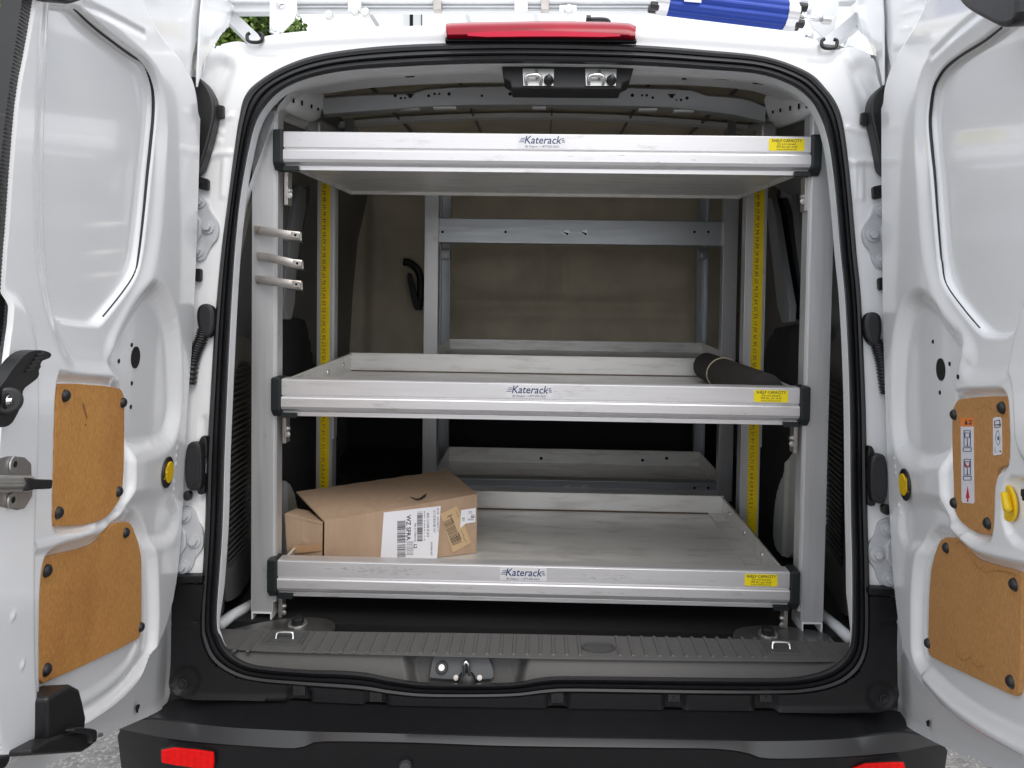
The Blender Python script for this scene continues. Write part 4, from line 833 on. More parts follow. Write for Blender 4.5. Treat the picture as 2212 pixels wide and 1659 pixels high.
    for y in (930, 992):
        outline([(2082,y),(2096,y),(2096,y+34),(2082,y+34)]); outline([(2084,y+5),(2094,y+5),(2094,y+15),(2084,y+15)]); outline([(2080,y+37),(2098,y+37),(2097,y+45),(2081,y+45)]); outline([(2089,y+16),(2089,y+33),(2089.8,y+33)], .9)
    outline([(2084,1000),(2088,1008),(2086,1010)], 1.3, REDINK); outline([(2096,1000),(2092,1008),(2093,1010)], 1.3, REDINK)
    plate('red_arrow', Q, [(2086,1076),(2094,1076),(2090,1050)], REDINK, s1, .0007, .0003, ch=0); plate('red_arrow', Q, [(2088.6,1084),(2091.4,1084),(2091.4,1076),(2088.6,1076)], REDINK, s1, .0007, .0003, ch=0)
    s1 = plate('instruction_sticker', Q, [(2145,904),(2150,901),(2160,901),(2163,905),(2164,978),(2162,982),(2147,984),(2145,980)], PAPER, a, 0, .0006, ch=0)
    outline([(2148,910),(2159,907),(2160,922),(2149,924)], 1.2, INK); outline([(2152,932),(2156,930),(2160,945),(2159,958),(2155,962),(2150,950)], 1.0, GREYINK); outline([(2155,942),(2157,944),(2157,950),(2155,950)], 1, INKB)
    outline([(2147,918),(2161,916),(2161,918)], 1.2, INK); outline([(2149,966),(2149,978),(2149.8,978)], .8, GREYINK); outline([(2157,974),(2162,974),(2162,976)], .8, INKB)
    # yellow emergency knob in its dished seat
    P = DR.off(-.006); kb = disc_mb(P, (2181,1086), .0225, 0, .004, 36).build('release_knob', YEL, d, bevel=.0015)
    MB().hexa([at(2176,1062,P.off(.004)), at(2183,1062,P.off(.004)), at(2193,1104,P.off(.004)), at(2184,1110,P.off(.004))], P.N*.010).build('knob_grip', YEL, kb, bevel=.005)
    plate('latch_tongue', DR, [(2203,1056),(2230,1056),(2230,1082),(2206,1082),(2206,1074),(2203,1072)], BLACK, d, .0, .02, ch=0, bevel=.002)
    plate('upper_latch_cover', DR, [(2069,-30),(2070,4),(2078,14),(2094,27),(2150,57),(2158,60),(2178,59),(2197,44),(2197,-30)], BLACK, d, .0, .04, ch=1, bevel=.008, seg=3)
    plate('drain_slot', DR.off(-.035), [(2000,1558),(2005,1555),(2006,1560),(2004,1566),(2007,1570),(2002,1568)], HOLE, d, .004, .002, ch=0)
    return d
DOORR = right_door()
door_small(DR, DOORR, FR_, (2033,798), ((2016,738),(2052,786),(2070,814),(2031,848)), (1957,1047))

# ================================================================== SHELVING
W2_ = .540; TOPZ = (1.651, 1.132, .745); DEP = .518
def rail_profile():
    return [(.004,.000),(.0,-.002),(.0,-.0335),(.004,-.035),(.004,-.0375),(-.002,-.0385),(-.003,-.041),(-.003,-.058),(.000,-.064),(.006,-.068),(.012,-.0685),(.012,-.070),(.008,-.071),(.008,-.080),(.030,-.080),(.030,-.060),(.030,0)]
def front_rack():
    r = thing('shelving_rack', (0,.25,.615), 'front aluminium shelving rack with three trays facing the open rear doors', 'shelving rack')
    # posts
    YPF = .012
    def post(x0, x1, Yf, zt, zb, px=True):
        xa, xb = x0, x1
        b = MB(); d = .038; lip = .005
        b.prism([(xa,Yf,zb),(xb,Yf,zb),(xb,Yf+d,zb),(xb-.006,Yf+d,zb),(xb-.006,Yf+.006,zb),(xa+.006,Yf+.006,zb),(xa+.006,Yf+d,zb),(xa,Yf+d,zb)], np.array([0,0,zt-zb]))
        return b.build('post', ALUV, r, bevel=.0008)
    def xw(px_, Y, y=900): return at(px_, y, YP(Y))[0]
    fp = []
    for (xl, xr), ytop, ybot in (((543,591),238,1320), ((1741,1790),250,1343)):
        a, b = xw(xl, YPF), xw(xr, YPF); zt = at(xl, ytop, YP(YPF))[2]; zb = at(xl, ybot, YP(YPF))[2]
        fp.append(post(a, b, YPF, zt, zb))
        # folded inner edge of the post
        inn = b if a < 0 else a; s = 1 if a < 0 else -1
        MB().box((min(inn, inn+s*.006), YPF+.004, zb+.02), (max(inn, inn+s*.006), YPF+.034, zt+.004)).build('post_lip', ALUV, fp[-1])
        # U foot
        w0, w1 = a+.002, b-.002; ft = MB().prism([(w0,YPF-.002,zb-.036),(w0,YPF-.002,zb-.001),(w1,YPF-.002,zb-.001),(w1,YPF-.002,zb-.036),(w1-.003,YPF-.002,zb-.036),(w1-.003,YPF-.002,zb-.004),(w0+.003,YPF-.002,zb-.004),(w0+.003,YPF-.002,zb-.036)], np.array([0,.06,0]))
        ft.build('foot_bracket', PAINT2, r)
        for dz in (.03, .055): bolt(Plane((w0 if a < 0 else w1, YPF+.02, zb+dz), (0,1,0), (0,0,1), (-1 if a < 0 else 1, 0, 0)), (w0 if a < 0 else w1, YPF+.02, zb+dz), .006, r)
    # rear posts with yellow measuring tape
    YB = .45
    for s, xl, xr, tl, tr in ((-1, 683, 718, 691, 711), (1, 1602, 1644, 1618, 1640)):
        a, b = xw(xl, YB), xw(xr, YB); zt, zb = at(xl, 372 if s < 0 else 380, YP(YB))[2]+.1, .62
        p = post(a, b, YB, zt, zb)
        ta, tb = xw(tl+ (0), YB), xw(tr, YB)
        tp = MB().box((ta, YB-.0012, zb), (tb, YB-.0002, zt-.03)).build('measuring_tape', YELTAPE, p)
        nn = ' '.join(('%d' % k) for k in range(1, 52)); 
        L = zt-zb-.06
        text(nn, .012, (ta+(tb-ta)*.42, YB-.0012, (zt+zb)/2), (0,0,1), (-1,0,0), (0,-1,0), INK, tp, 'tape_numbers', sx=L/ (.012*len(nn)*.50))
        tk = MB(); z = zb
        k = 0
        while z < zt-.035:
            ln = .35 if k % 4 == 0 else .18; tk.box((ta+.0003, YB-.0018, z), (ta+(tb-ta)*ln, YB-.0013, z+.0009)); z += .0063; k += 1
        tag(tk.build('tape_ticks', INK, tp), kind='stuff')
        MB().box((b-.001, YB+.002, .9), (b+.004, YB+.03, zt)).build('post_lip', ALUV, p)
    # trays and face rails
    cx = [.012, .006, -.003]; hw = [.546, .542, .540]
    for k, z in enumerate(TOPZ):
        c, h = cx[k], hw[k]
        sh = thing_part = None
        prof = rail_profile()
        A = [(c-h, y, z+dz) for y, dz in prof]; 
        rail = MB().prism(A, np.array([2*h,0,0])).build('face_rail', ALU, r, bevel=.0008)
        for s in (-1, 1):
            x0 = c+s*h; x1 = c+s*(h+.021)
            cap = MB().prism([(x0,-.006,z+.003),(x0,-.006,z-.067),(x0,.006,z-.081),(x0,.034,z-.081),(x0,.034,z+.003)][::1], np.array([x1-x0,0,0])); cap.build('end_cap', CAPM, rail, bevel=.004, seg=3)
            xi = x0-s*.032; MB().box((min(x0,xi), -.001, z-.082), (max(x0,xi), .012, z-.0725)).build('cap_tab', CAPM, rail)
        zf = z-.052 if k else z-.062
        iw = h-.006; yb = DEP
        # floor pan with folded side and rear lips
        tr = MB().box((c-iw, .030, zf-.002), (c+iw, yb, zf)).build('tray', TRAY, r)
        rl = MB().prism([(c-iw, yb-.002, zf-.010),(c-iw,yb+.0,zf-.010),(c-iw,yb+.002,z),(c-iw,yb-.006,z),(c-iw,yb-.006,z-.002),(c-iw,yb-.0015,z-.002)], np.array([2*iw,0,0])).build('rear_lip', TRAY, tr)
        if k:
            GR = mat('grime', (.13,.085,.05), .8, 0, .4, 90); MB().box((c-iw+.004, yb-.006, zf+.0004), (c+iw-.004, yb-.0022, zf+.0028)).build('grime_line', GR, tr)
        SC = mat('scuff_grey', (.36,.35,.34), .6, .2, .2, 80); sm_ = MB(); g2 = random.Random(k)
        for (fx0, fx1, z0, z1, cnt) in {0: ((-.2,.5,-.066,-.045,14),), 1: ((-.1,.2,-.030,-.004,22),(.1,.5,-.064,-.044,16)), 2: ((-.42,-.25,-.026,-.008,90),(.08,.25,-.028,-.012,44),(-.5,.5,-.064,-.044,40))}[k]:
            for _ in range(cnt):
                xx = g2.gauss((fx0+fx1)/2, (fx1-fx0)/4); zz = g2.gauss((z0+z1)/2, (z1-z0)/4); zz = min(max(zz, z0-.002), z1+.003); ln = g2.uniform(.002,.016); hh = g2.uniform(.00015,.0007); yy = -.00015 if zz > -.034 else -.00315
                if abs(xx) > .5: continue
                sm_.add([(c+xx, yy, z+zz), (c+xx+ln, yy, z+zz-g2.uniform(-.0006,.0006)), (c+xx+ln*.9, yy, z+zz+hh), (c+xx+ln*.1, yy, z+zz+hh*.8)], [(0,1,2,3)])
        tag(sm_.build('scuff_marks', SC, rail), kind='stuff')
        for s in (-1, 1):
            X = c+s*iw
            q = MB().prism([(X,.03,z-.001),(X+s*.0,.03,zf-.012),(X,yb,zf-.012),(X,yb,z-.001)], np.array([s*-.002,0,0]))
            q.box((min(X,X-s*.008),.03,z-.003),(max(X,X-s*.008),yb,z-.001))
            if k == 2: q.box((min(X-s*.002,X-s*.042),.03,zf+.0005),(max(X-s*.002,X-s*.042),yb-.002,zf+.003))
            sl = q.build('side_lip', TRAY, tr)
            for yy in (.16,.30,.44):
                P = Plane((X-s*.002,yy,z-.03),(0,1,0),(0,0,1),(-s,0,0)); dome(P, (X-s*.002,yy,z-.026), .0065, .005).build('rivet', ZINC, sl, smooth=True)
            # mounting bracket on the post under the tray
            xb = c+s*(h+.001); bz = zf-.06
            MB().box((min(xb-s*.004,xb+s*.004), .02, bz-.03), (max(xb-s*.004,xb+s*.004), .045, bz+.04)).build('mount_bracket', STEEL, r, bevel=.001)
            bolt(Plane((xb-s*.004,.034,bz),(0,1,0),(0,0,1),(-s,0,0)), (xb-s*.004,.03,bz), .008, r, ZINC)
            bolt(Plane((xb-s*.004,.034,bz),(1,0,0),(0,0,1),(0,-1,0)), (xb-s*.008,.02,bz-.01), .006, r, ZINC)
        # cross stiffener below
        MB().box((c-iw, .25, zf-.012), (c+iw, .27, zf-.0025)).build('stiffener', TRAY, tr) if k else None
        # maker's label and capacity label
        lx0 = {0:(1119,1224), 1:(1099,1204), 2:(1092,1195)}[k]; P = YP(0)
        a, b = at(lx0[0], 300, P)[0], at(lx0[1], 300, P)[0]; mz = z-.0175
        lb = MB().box((a, -.0006, mz-.0135), (b, -.0001, mz+.0135)).build('maker_label', CLEARLAB, rail)
        C = ((a+b)/2, -.0006, mz+.003); U, V, N = (1,0,0), (0,0,1), (0,-1,0)
        text('Katerack', .0225, C, U, V, N, INKB, lb, 'brand_lettering', shear=.22, off=.0003, bold=.0002, sx=.93)
        text('By Dejana • 1-877-835-0631', .0062, (C[0], C[1], mz-.0098), U, V, N, INKB, lb, 'small_lettering', shear=.2, off=.0003)
        for i in range(3):
            MB().box((a+.002+i*.0022, -.0011, mz-.001+i*.0036), (a+.013+i*.001, -.0009, mz+.0002+i*.0036)).build('speed_line', INKB, lb)
            MB().box((b-.010, -.0011, mz-.001+i*.0036), (b-.003-i*.0012, -.0009, mz+.0004+i*.0036)).build('speed_line', INKB, lb)
        yx = {0:(1661,1738), 1:(1642,1716), 2:(1631,1703)}[k]; a, b = at(yx[0], 300, P)[0], at(yx[1], 300, P)[0]; mz = z-.0175-.001
        n_ = []; rr = .003
        for cx_, cz_, a0 in ((b-rr,mz+.0125-rr,0),(a+rr,mz+.0125-rr,90),(a+rr,mz-.0125+rr,180),(b-rr,mz-.0125+rr,270)):
            for j in range(4): n_.append((cx_+rr*math.cos(rad(a0+j*30)), -.0001, cz_+rr*math.sin(rad(a0+j*30))))
        yl = MB().prism(n_, np.array([0,-.0006,0])).build('capacity_label', YELLAB, rail)
        n2 = [((p[0]-(a+b)/2)*.96+(a+b)/2, 0, (p[2]-mz)*.9+mz) for p in n_]
        cc = (a+b)/2
        text('SHELF CAPACITY', .0082, (cc, -.0007, mz+.0078), U, V, N, INK, yl, 'heading', off=.0003, bold=.0001, sx=.98)
        text('Do not exceed', .0062, (cc, -.0007, mz+.0014), U, V, N, INK, yl, 'small_lettering', off=.0003)
        text('300 lbs. per shelf', .0062, (cc, -.0007, mz-.0042), U, V, N, INK, yl, 'small_lettering', off=.0003)
        text('(evenly distributed load)', .0042, (cc, -.0007, mz-.0094), U, V, N, INK, yl, 'small_lettering', off=.0003)
    return r
RACK = front_rack()
def rear_rack():
    r = thing('shelving_rack', (0,1.1,.615), 'rear galvanised and aluminium rack standing deeper inside against the felt bulkhead', 'shelving rack')
    Y = .86
    for xl, xr in ((915,945),(1559,1590)):
        a, b = at(xl,700,YP(Y))[0], at(xr,700,YP(Y))[0]
        MB().prism([(a,Y,.62),(b,Y,.62),(b,Y+.035,.62),(b-.003,Y+.035,.62),(b-.003,Y+.003,.62),(a+.003,Y+.003,.62),(a+.003,Y+.035,.62),(a,Y+.035,.62)], np.array([0,0,1.03])).build('post', ALUV, r, bevel=.001)
    # upper and lower beams
    for y0, y1, y2, y3 in ((470,477,533,525),(1030,1040,1075,1068)):
        Yb = Y+.02
        bm = MB()
        zt = at(1250,y1,YP(Yb))[2]; zb = at(1250,y3,YP(Yb))[2]; a, b = at(947,500,YP(Yb))[0], at(1561,500,YP(Yb))[0]
        bm.prism([(a,Yb+.03,zt+.004),(a,Yb,zt),(a,Yb,zb),(a,Yb+.03,zb-.004),(a,Yb+.03,zb-.007),(a,Yb-.003,zb-.003),(a,Yb-.003,zt+.003),(a,Yb+.03,zt+.007)], np.array([b-a,0,0]))
        bo = bm.build('cross_beam', GALV, r, bevel=.001)
        P = YP(Yb-.003); ym = (y1+y3)/2
        for x in (956, 1092, 1500, 1530): disc_mb(P, (x, ym), .0045, -.001, .001, 12).build('punched_hole', HOLE, bo)
        for x in (1211, 1250):
            w_ = mat('pressed_tab', (.7,.7,.68), .35, .8)
            plate('pressed_tab', P, [(x,ym),(x+18,ym-6),(x+19,ym+6),(x+16,ym+8)], w_, bo, .0005, .003, ch=0)
            plate('tab_shadow_slot', P, [(x+2,ym-2),(x+18,ym+3),(x+16,ym+8)], HOLE, bo, .0035, .0004, ch=0)
    # rear channels with square plates
    for x0, x1 in ((950,972),(1507,1530)):
        a, b = at(x0,600,YP(1.2))[0], at(x1,600,YP(1.2))[0]; d = .03
        MB().prism([(a,1.2,.62),(a+.004,1.2,.62),(a+.004,1.2+d-.003,.62),(b-.004,1.2+d-.003,.62),(b-.004,1.2,.62),(b,1.2,.62),(b,1.2+d,.62),(a,1.2+d,.62)], np.array([0,0,1.06])).build('rear_channel', GALV, r)
        q = MB(); q.add(*(lambda m_: (m_.v, m_.f))(ibox(x0, 540, x1, 560, 1.19, .01))); sq = q.build('square_washer_plate', GALV, r, bevel=.002)
        bolt(YP(1.19), ((x0+x1)/2, 550), .011, sq, ZINC)
    # two trays
    for y0, y1, dep in ((736,757,.36),(970,1012,.36)):
        Yf = Y+.01; Yb = 1.19 if y0 > 800 else 1.19
        zt = at(1240, y0, YP(Yb))[2]; zl = at(1240, y1, YP(Yb))[2]; a, b = at(946,800,YP(Y+.03))[0], at(1560,800,YP(Y+.03))[0]
        zl = max(zl, zt-.055)
        t = MB().box((a,Yf,zl-.002),(b,Yb,zl)).build('tray', TRAY, r)
        MB().prism([(a,Yb,zl),(a,Yb,zt),(a,Yb-.006,zt),(a,Yb-.006,zt-.002),(a,Yb-.002,zt-.002),(a,Yb-.002,zl)], np.array([b-a,0,0])).build('rear_lip', TRAY, t)
        for X in (a, b-.002): MB().box((X,Yf,zl),(X+.002,Yb,zt)).build('side_lip', TRAY, t)
        MB().box((a,Yf-.002,zl-.025),(b,Yf,zl+.004)).build('front_lip', ALU, t)
        if y0 > 800:
            for x in (1169,1440,1388): disc_mb(YP(Yb-.002), (x, 990 if x != 1388 else 994), .006, -.001, .001, 12).build('punched_hole', HOLE, t)
rear_rack()

# steel hooks clipped on the front left post
def hooks():
    data = [((549,488,648,503),'top rusty brown steel spring clip of three hooked on the left rack post'),((555,545,652,564),'middle steel spring clip of three hooked on the left rack post with bright lower edge'),((552,595,650,609),'bottom steel spring clip of three hooked on the left rack post')]
    for (x0,y0,x1,y1), lab in data:
        P = YP(.004)
        h = thing('spring_clip', tuple(at(x0,y0,P)), lab, 'spring clip', 'steel spring clips on the left post')
        H = 18.5
        a = [at(x0,y0,P), at(x0+2,y0+H+2,P), at(x0+30,y0+H+4,YP(-.004)), at(x0+30,y0+4,YP(-.004))]
        top = [(x0,y0-1),(x0+22,y0+2),(x0+60,y0+(y1-y0)*.6-1),(x1-18,y1-4),(x1,y1-2)]
        ys = [.005,-.008,-.016,-.016,-.012]
        r0 = [at(x,y,YP(Y)) for (x,y),Y in zip(top,ys)]; r1 = [at(x+1,y+H,YP(Y)) for (x,y),Y in zip(top,ys)]
        back0 = [p+np.array([0,.008,0]) for p in r0]; back1 = [p+np.array([0,.008,0]) for p in r1]
        rm = [(p+q)/2+np.array([0,-.0035,0]) for p, q in zip(r0, r1)]; ra = [p*.72+q*.28+np.array([0,-.003,0]) for p, q in zip(r0, r1)]; rb = [p*.28+q*.72+np.array([0,-.003,0]) for p, q in zip(r0, r1)]
        MB().loft([r0, ra, rm, rb, r1, back1, back0, r0]).build('spring_strip', STEEL, h, auto=40)
        Q = YP(-.019); b = plate('pad', Q, [(x1-20,y1-3),(x1-2,y1),(x1-1,y1+12),(x1-19,y1+10)], STEEL, h, .0, .003, ch=0, bevel=.001)
        disc_mb(Q, (x1-9,y1+5), .003, .003, .0036, 10).build('pad_hole', HOLE, b)
        disc_mb(Q, (x1-9,y1+5), .0045, .0025, .0033, 12).build('pad_ring', ZINC, b)
        MB().loft([[p for p in r1[2:]], [p+np.array([0,.018,-.004]) for p in r1[2:]]]).build('return_flange', ZINC, h)
hooks()

# rolled mat with string on the middle tray
def rolled():
    z = TOPZ[1]-.052+.038
    t = thing('rolled_mat', (.42,.3,z-.038), 'black rolled rubber mat tied with string lying at the right end of the middle tray', 'rolled mat')
    a = at(1530, 800, YP(.43)); b = at(1640, 850, YP(.06)); a[2] = z; b[2] = z
    a = np.array([a[0], .45, z]); b = np.array([b[0]+.01, .045, z])
    pts = [a+(b-a)*k for k in np.linspace(0,1,9)]
    MB().tube(pts, .037, 26).build('rubber_roll', MATT, t, auto=50)
    d = nrm(b-a)
    MB().tube([a-d*.0008+(.006+.0042*q/6.3)*(math.cos(q)*nrm(np.cross(d,[0,0,1]))+math.sin(q)*np.array([0,0,1.])) for q in np.linspace(0,40,160)], .0005, 4).build('roll_spiral', HOLE, t)
    for k in (.30,):
        c = a+(b-a)*k; ring = []; u = nrm(np.cross(d,[0,0,1])); v = np.cross(u,d)
        ring = [c + .0385*(math.cos(q)*u+math.sin(q)*v) + d*.012*math.sin(q) for q in np.linspace(0,2*math.pi,33)]
        MB().tube(ring, .0018, 6).build('string_tie', STRING, t, smooth=True)
rolled()

# cardboard box
def carton():
    zt = TOPZ[2]-.052
    b = thing('cardboard_box', (-.3,.25,zt), 'long brown open cardboard shipping box with white and tan labels on the bottom tray', 'cardboard box')
    T = .0035
    F0 = np.array([*at(700,1235,ZP(zt))[:2], zt+.001]); F1 = np.array([*at(1029,1195,ZP(zt))[:2], zt+.001])
    def on(x, y, pt_xy):            # height at which the sight line passes over a plan position
        P = Plane((pt_xy[0], pt_xy[1], 0), (1,0,0), (0,0,1), (0,-1,0)); return at(x, y, P)
    T0 = on(701,1126,F0); T1 = on(1031,1067,F1)
    n = nrm(np.cross(F1-F0, (0,0,1))); n = n if n[1] < 0 else -n; back = -n
    front = MB().prism([F0, F1, T1, T0], back*T).build('front_panel', CARD, b)
    LB = .20
    B1 = F1+back*LB; BT1 = np.array([*on(969,1015,B1)]); BT1 = on(969,1015,B1)
    F1b, T1b = F1+back*T, T1+back*T
    MB().prism([F1b, B1, BT1, T1b], -nrm(F1-F0)*T).build('end_panel', CARD, b)
    B0 = F0+back*LB; MB().prism([B0, B1, BT1-[0,0,.002], B0+[0,0,.105]], n*T).build('back_panel', CARD, b)
    MB().prism([F0, F1, B1, B0], np.array([0,0,.003])).build('base_panel', CARD, b)
    # lid, left end lifted
    BT0 = at(640,1062,YP(F0[1]+.13)); 
    n0 = 14; rows = []
    for t in np.linspace(0,1,n0):
        p = T0+(T1-T0)*t; q = BT0+(BT1-BT0)*t; rows.append([p, p+(q-p)*.33+[0,0,.004*math.sin(t*3.1)], p+(q-p)*.66+[0,0,.005*math.sin(t*3.1)], q+[0,0,.0015*math.sin(t*40)]])
    lid = MB().loft(rows); lo = [[np.array(p)-[0,0,T] for p in r] for r in rows]; lid.loft([r for r in lo])
    lid.loft([[r[3] for r in rows],[r[3] for r in lo]]); lid.loft([rows[0], lo[0]]); lid.build('lid', CARD, b, auto=30)
    # hanging left end flap and its narrow top flap
    E0 = at(697,1128,YP(F0[1]+.004)); E1 = at(615,1110,YP(.075)); G0 = np.array([E0[0]-.001,E0[1],zt+.002]); G1 = np.array([*at(621,1225,YP(.085))[:2], zt+.002])
    G1 = at(622,1230,YP(.085))
    ef = MB().prism([G1, G0, E0, E1], np.array([0,T,0])).build('end_flap', CARD, b)
    TF = [E1, at(622,1106,YP(.09)), at(640,1098,YP(.16)), at(668,1103,YP(.16)), at(690,1118,YP(.12)), at(696,1129,YP(F0[1]+.002))]
    MB().prism(TF, np.array([0,0,-T])).build('inner_flap', CARD, b)
    tapem = mat('kraft_tape', (.36,.22,.12), .35, 0, .05)
    PE = YP(E0[1]-.0)
    U = nrm(F1-F0); V = nrm(np.cross(U, n)); V = V if V[2] > 0 else -V
    PF = Plane(F0+n*.0006, U, (0,0,1), n)
    plate('tape_strip', Plane(G0+[0,-.001,0],(1,0,0),(0,0,1),(0,-1,0)), [(624,1182),(696,1172),(696,1190),(624,1196)], tapem, ef, 0, .0004, ch=0)
    # labels on the long face
    lab = plate('shipping_label', PF, [(829,1107),(952,1093),(949,1140),(944,1208),(822,1210)], PAPER, front, 0, .0005, ch=0)
    def bars(x0, x1, y0, y1, n_, M, par, kk=.0006, vertical=False, sk=0.0, jit=True):
        m_ = MB(); t = 0.0; P = PF.off(kk)
        for i in range(n_):
            f0 = i/n_; f1 = f0 + random.uniform(.25,.8)/n_
            if random.random() < .12: continue
            ya, yb = y0+(y1-y0)*f0, y0+(y1-y0)*f1
            q = [(x0, ya), (x0, yb), (x1, yb-(x1-x0)*sk), (x1, ya-(x1-x0)*sk)]
            m_.prism([at(*p, P) for p in q], PF.N*.0002)
        return m_.build('barcode', M, par)
    bars(858,876,1126,1205,34,INK,lab,sk=.06); bars(878,893,1168,1200,14,GREYINK,lab,sk=.06)
    bars(901,913,1106,1170,60,INK,lab,sk=.05); bars(936,941,1103,1150,30,GREYINK,lab); bars(922,927,1108,1160,22,GREYINK,lab)
    bars(944,948,1098,1150,26,GREYINK,lab); bars(916,918,1104,1170,10,GREYINK,lab)
    def ltext(s, size, x, y, M, par, rot=True, sx=1.0):
        q = at(x, y, PF.off(.0007)); 
        if rot: text(s, size, q, -np.array([0,0,1.]), U, n, M, par, 'printed_lettering', off=.0001, sx=sx, bold=.0003)
        else: text(s, size, q, U, (0,0,1), n, M, par, 'printed_lettering', off=.0001, sx=sx)
    ltext('WZ SFRA', .014, 882, 1140, INK, lab, sx=1.0); ltext('Ship to / Deliver by', .0055, 897, 1150, GREYINK, lab)
    ltext('L2', .010, 897, 1180, INK, lab); ltext('PACKING SLIP', .005, 932, 1185, GREYINK, lab)
    tan = plate('return_label', PF, [(951,1110),(987,1093),(1018,1172),(978,1194)], PAPER2, front, .0006, .0005, ch=0)
    m_ = MB(); P = PF.off(.0012)
    for i in range(20):
        f = i/20; p = np.array([957,1128])+(np.array([978,1180])-np.array([957,1128]))*f; q = p+np.array([20,-8]); e = np.array([.6,1.5])*random.uniform(.5,1.1)
        m_.prism([at(*p,P), at(*(p+e),P), at(*(q+e),P), at(*q,P)], PF.N*.0002)
    m_.build('barcode', INK, tan)
    m_ = MB()
    for (x0,y0,x1,y1,w_) in ((966,1118,972,1113,1.5),(972,1113,978,1112,1.2),(972,1114,980,1128,1.6),(990,1150,996,1165,1.4),(984,1154,990,1168,1.0),(996,1146,1003,1160,.9),(985,1104,991,1118,.8),(1000,1160,1008,1172,.9)):
        p, q = np.array([x0,y0],float), np.array([x1,y1],float); nn = np.array([-(q-p)[1],(q-p)[0]]); nn = nn/np.linalg.norm(nn)*w_*.5
        m_.prism([at(*(p+nn),P), at(*(q+nn),P), at(*(q-nn),P), at(*(p-nn),P)], PF.N*.0002)
    m_.build('printed_lines', INK, tan)
    wl = plate('small_label', PF, [(996,1102),(1028,1097),(1027,1128),(1006,1131),(994,1141)], PAPER, front, .0012, .0005, ch=0)
    bars(1012,1020,1104,1110,4,GREYINK,wl,.0018); bars(1017,1025,1112,1119,6,INK,wl,.0018); bars(998,1004,1118,1126,5,GREYINK,wl,.0018); bars(1010,1024,1120,1126,5,GREYINK,wl,.0018)
    # printed swoosh-like smile on the lid
    PL = Plane(T1, nrm(T1-T0), nrm(BT1-T1), np.cross(nrm(T1-T0), nrm(BT1-T1)))
    if PL.N[2] < 0: PL.N = -PL.N
    sw = [(884,1072),(895,1075),(905,1074),(914,1070),(921,1065),(921,1070),(914,1076),(903,1079),(893,1077)]
    plate('ink_smile_mark', PL, sw, INK, b, .006, .0006, ch=1); plate('ink_mark_gap', PL, [(892,1074),(903,1073.5),(914,1070),(905,1076.5),(896,1076.5)], CARD, b, .0066, .0003, ch=1)
carton()

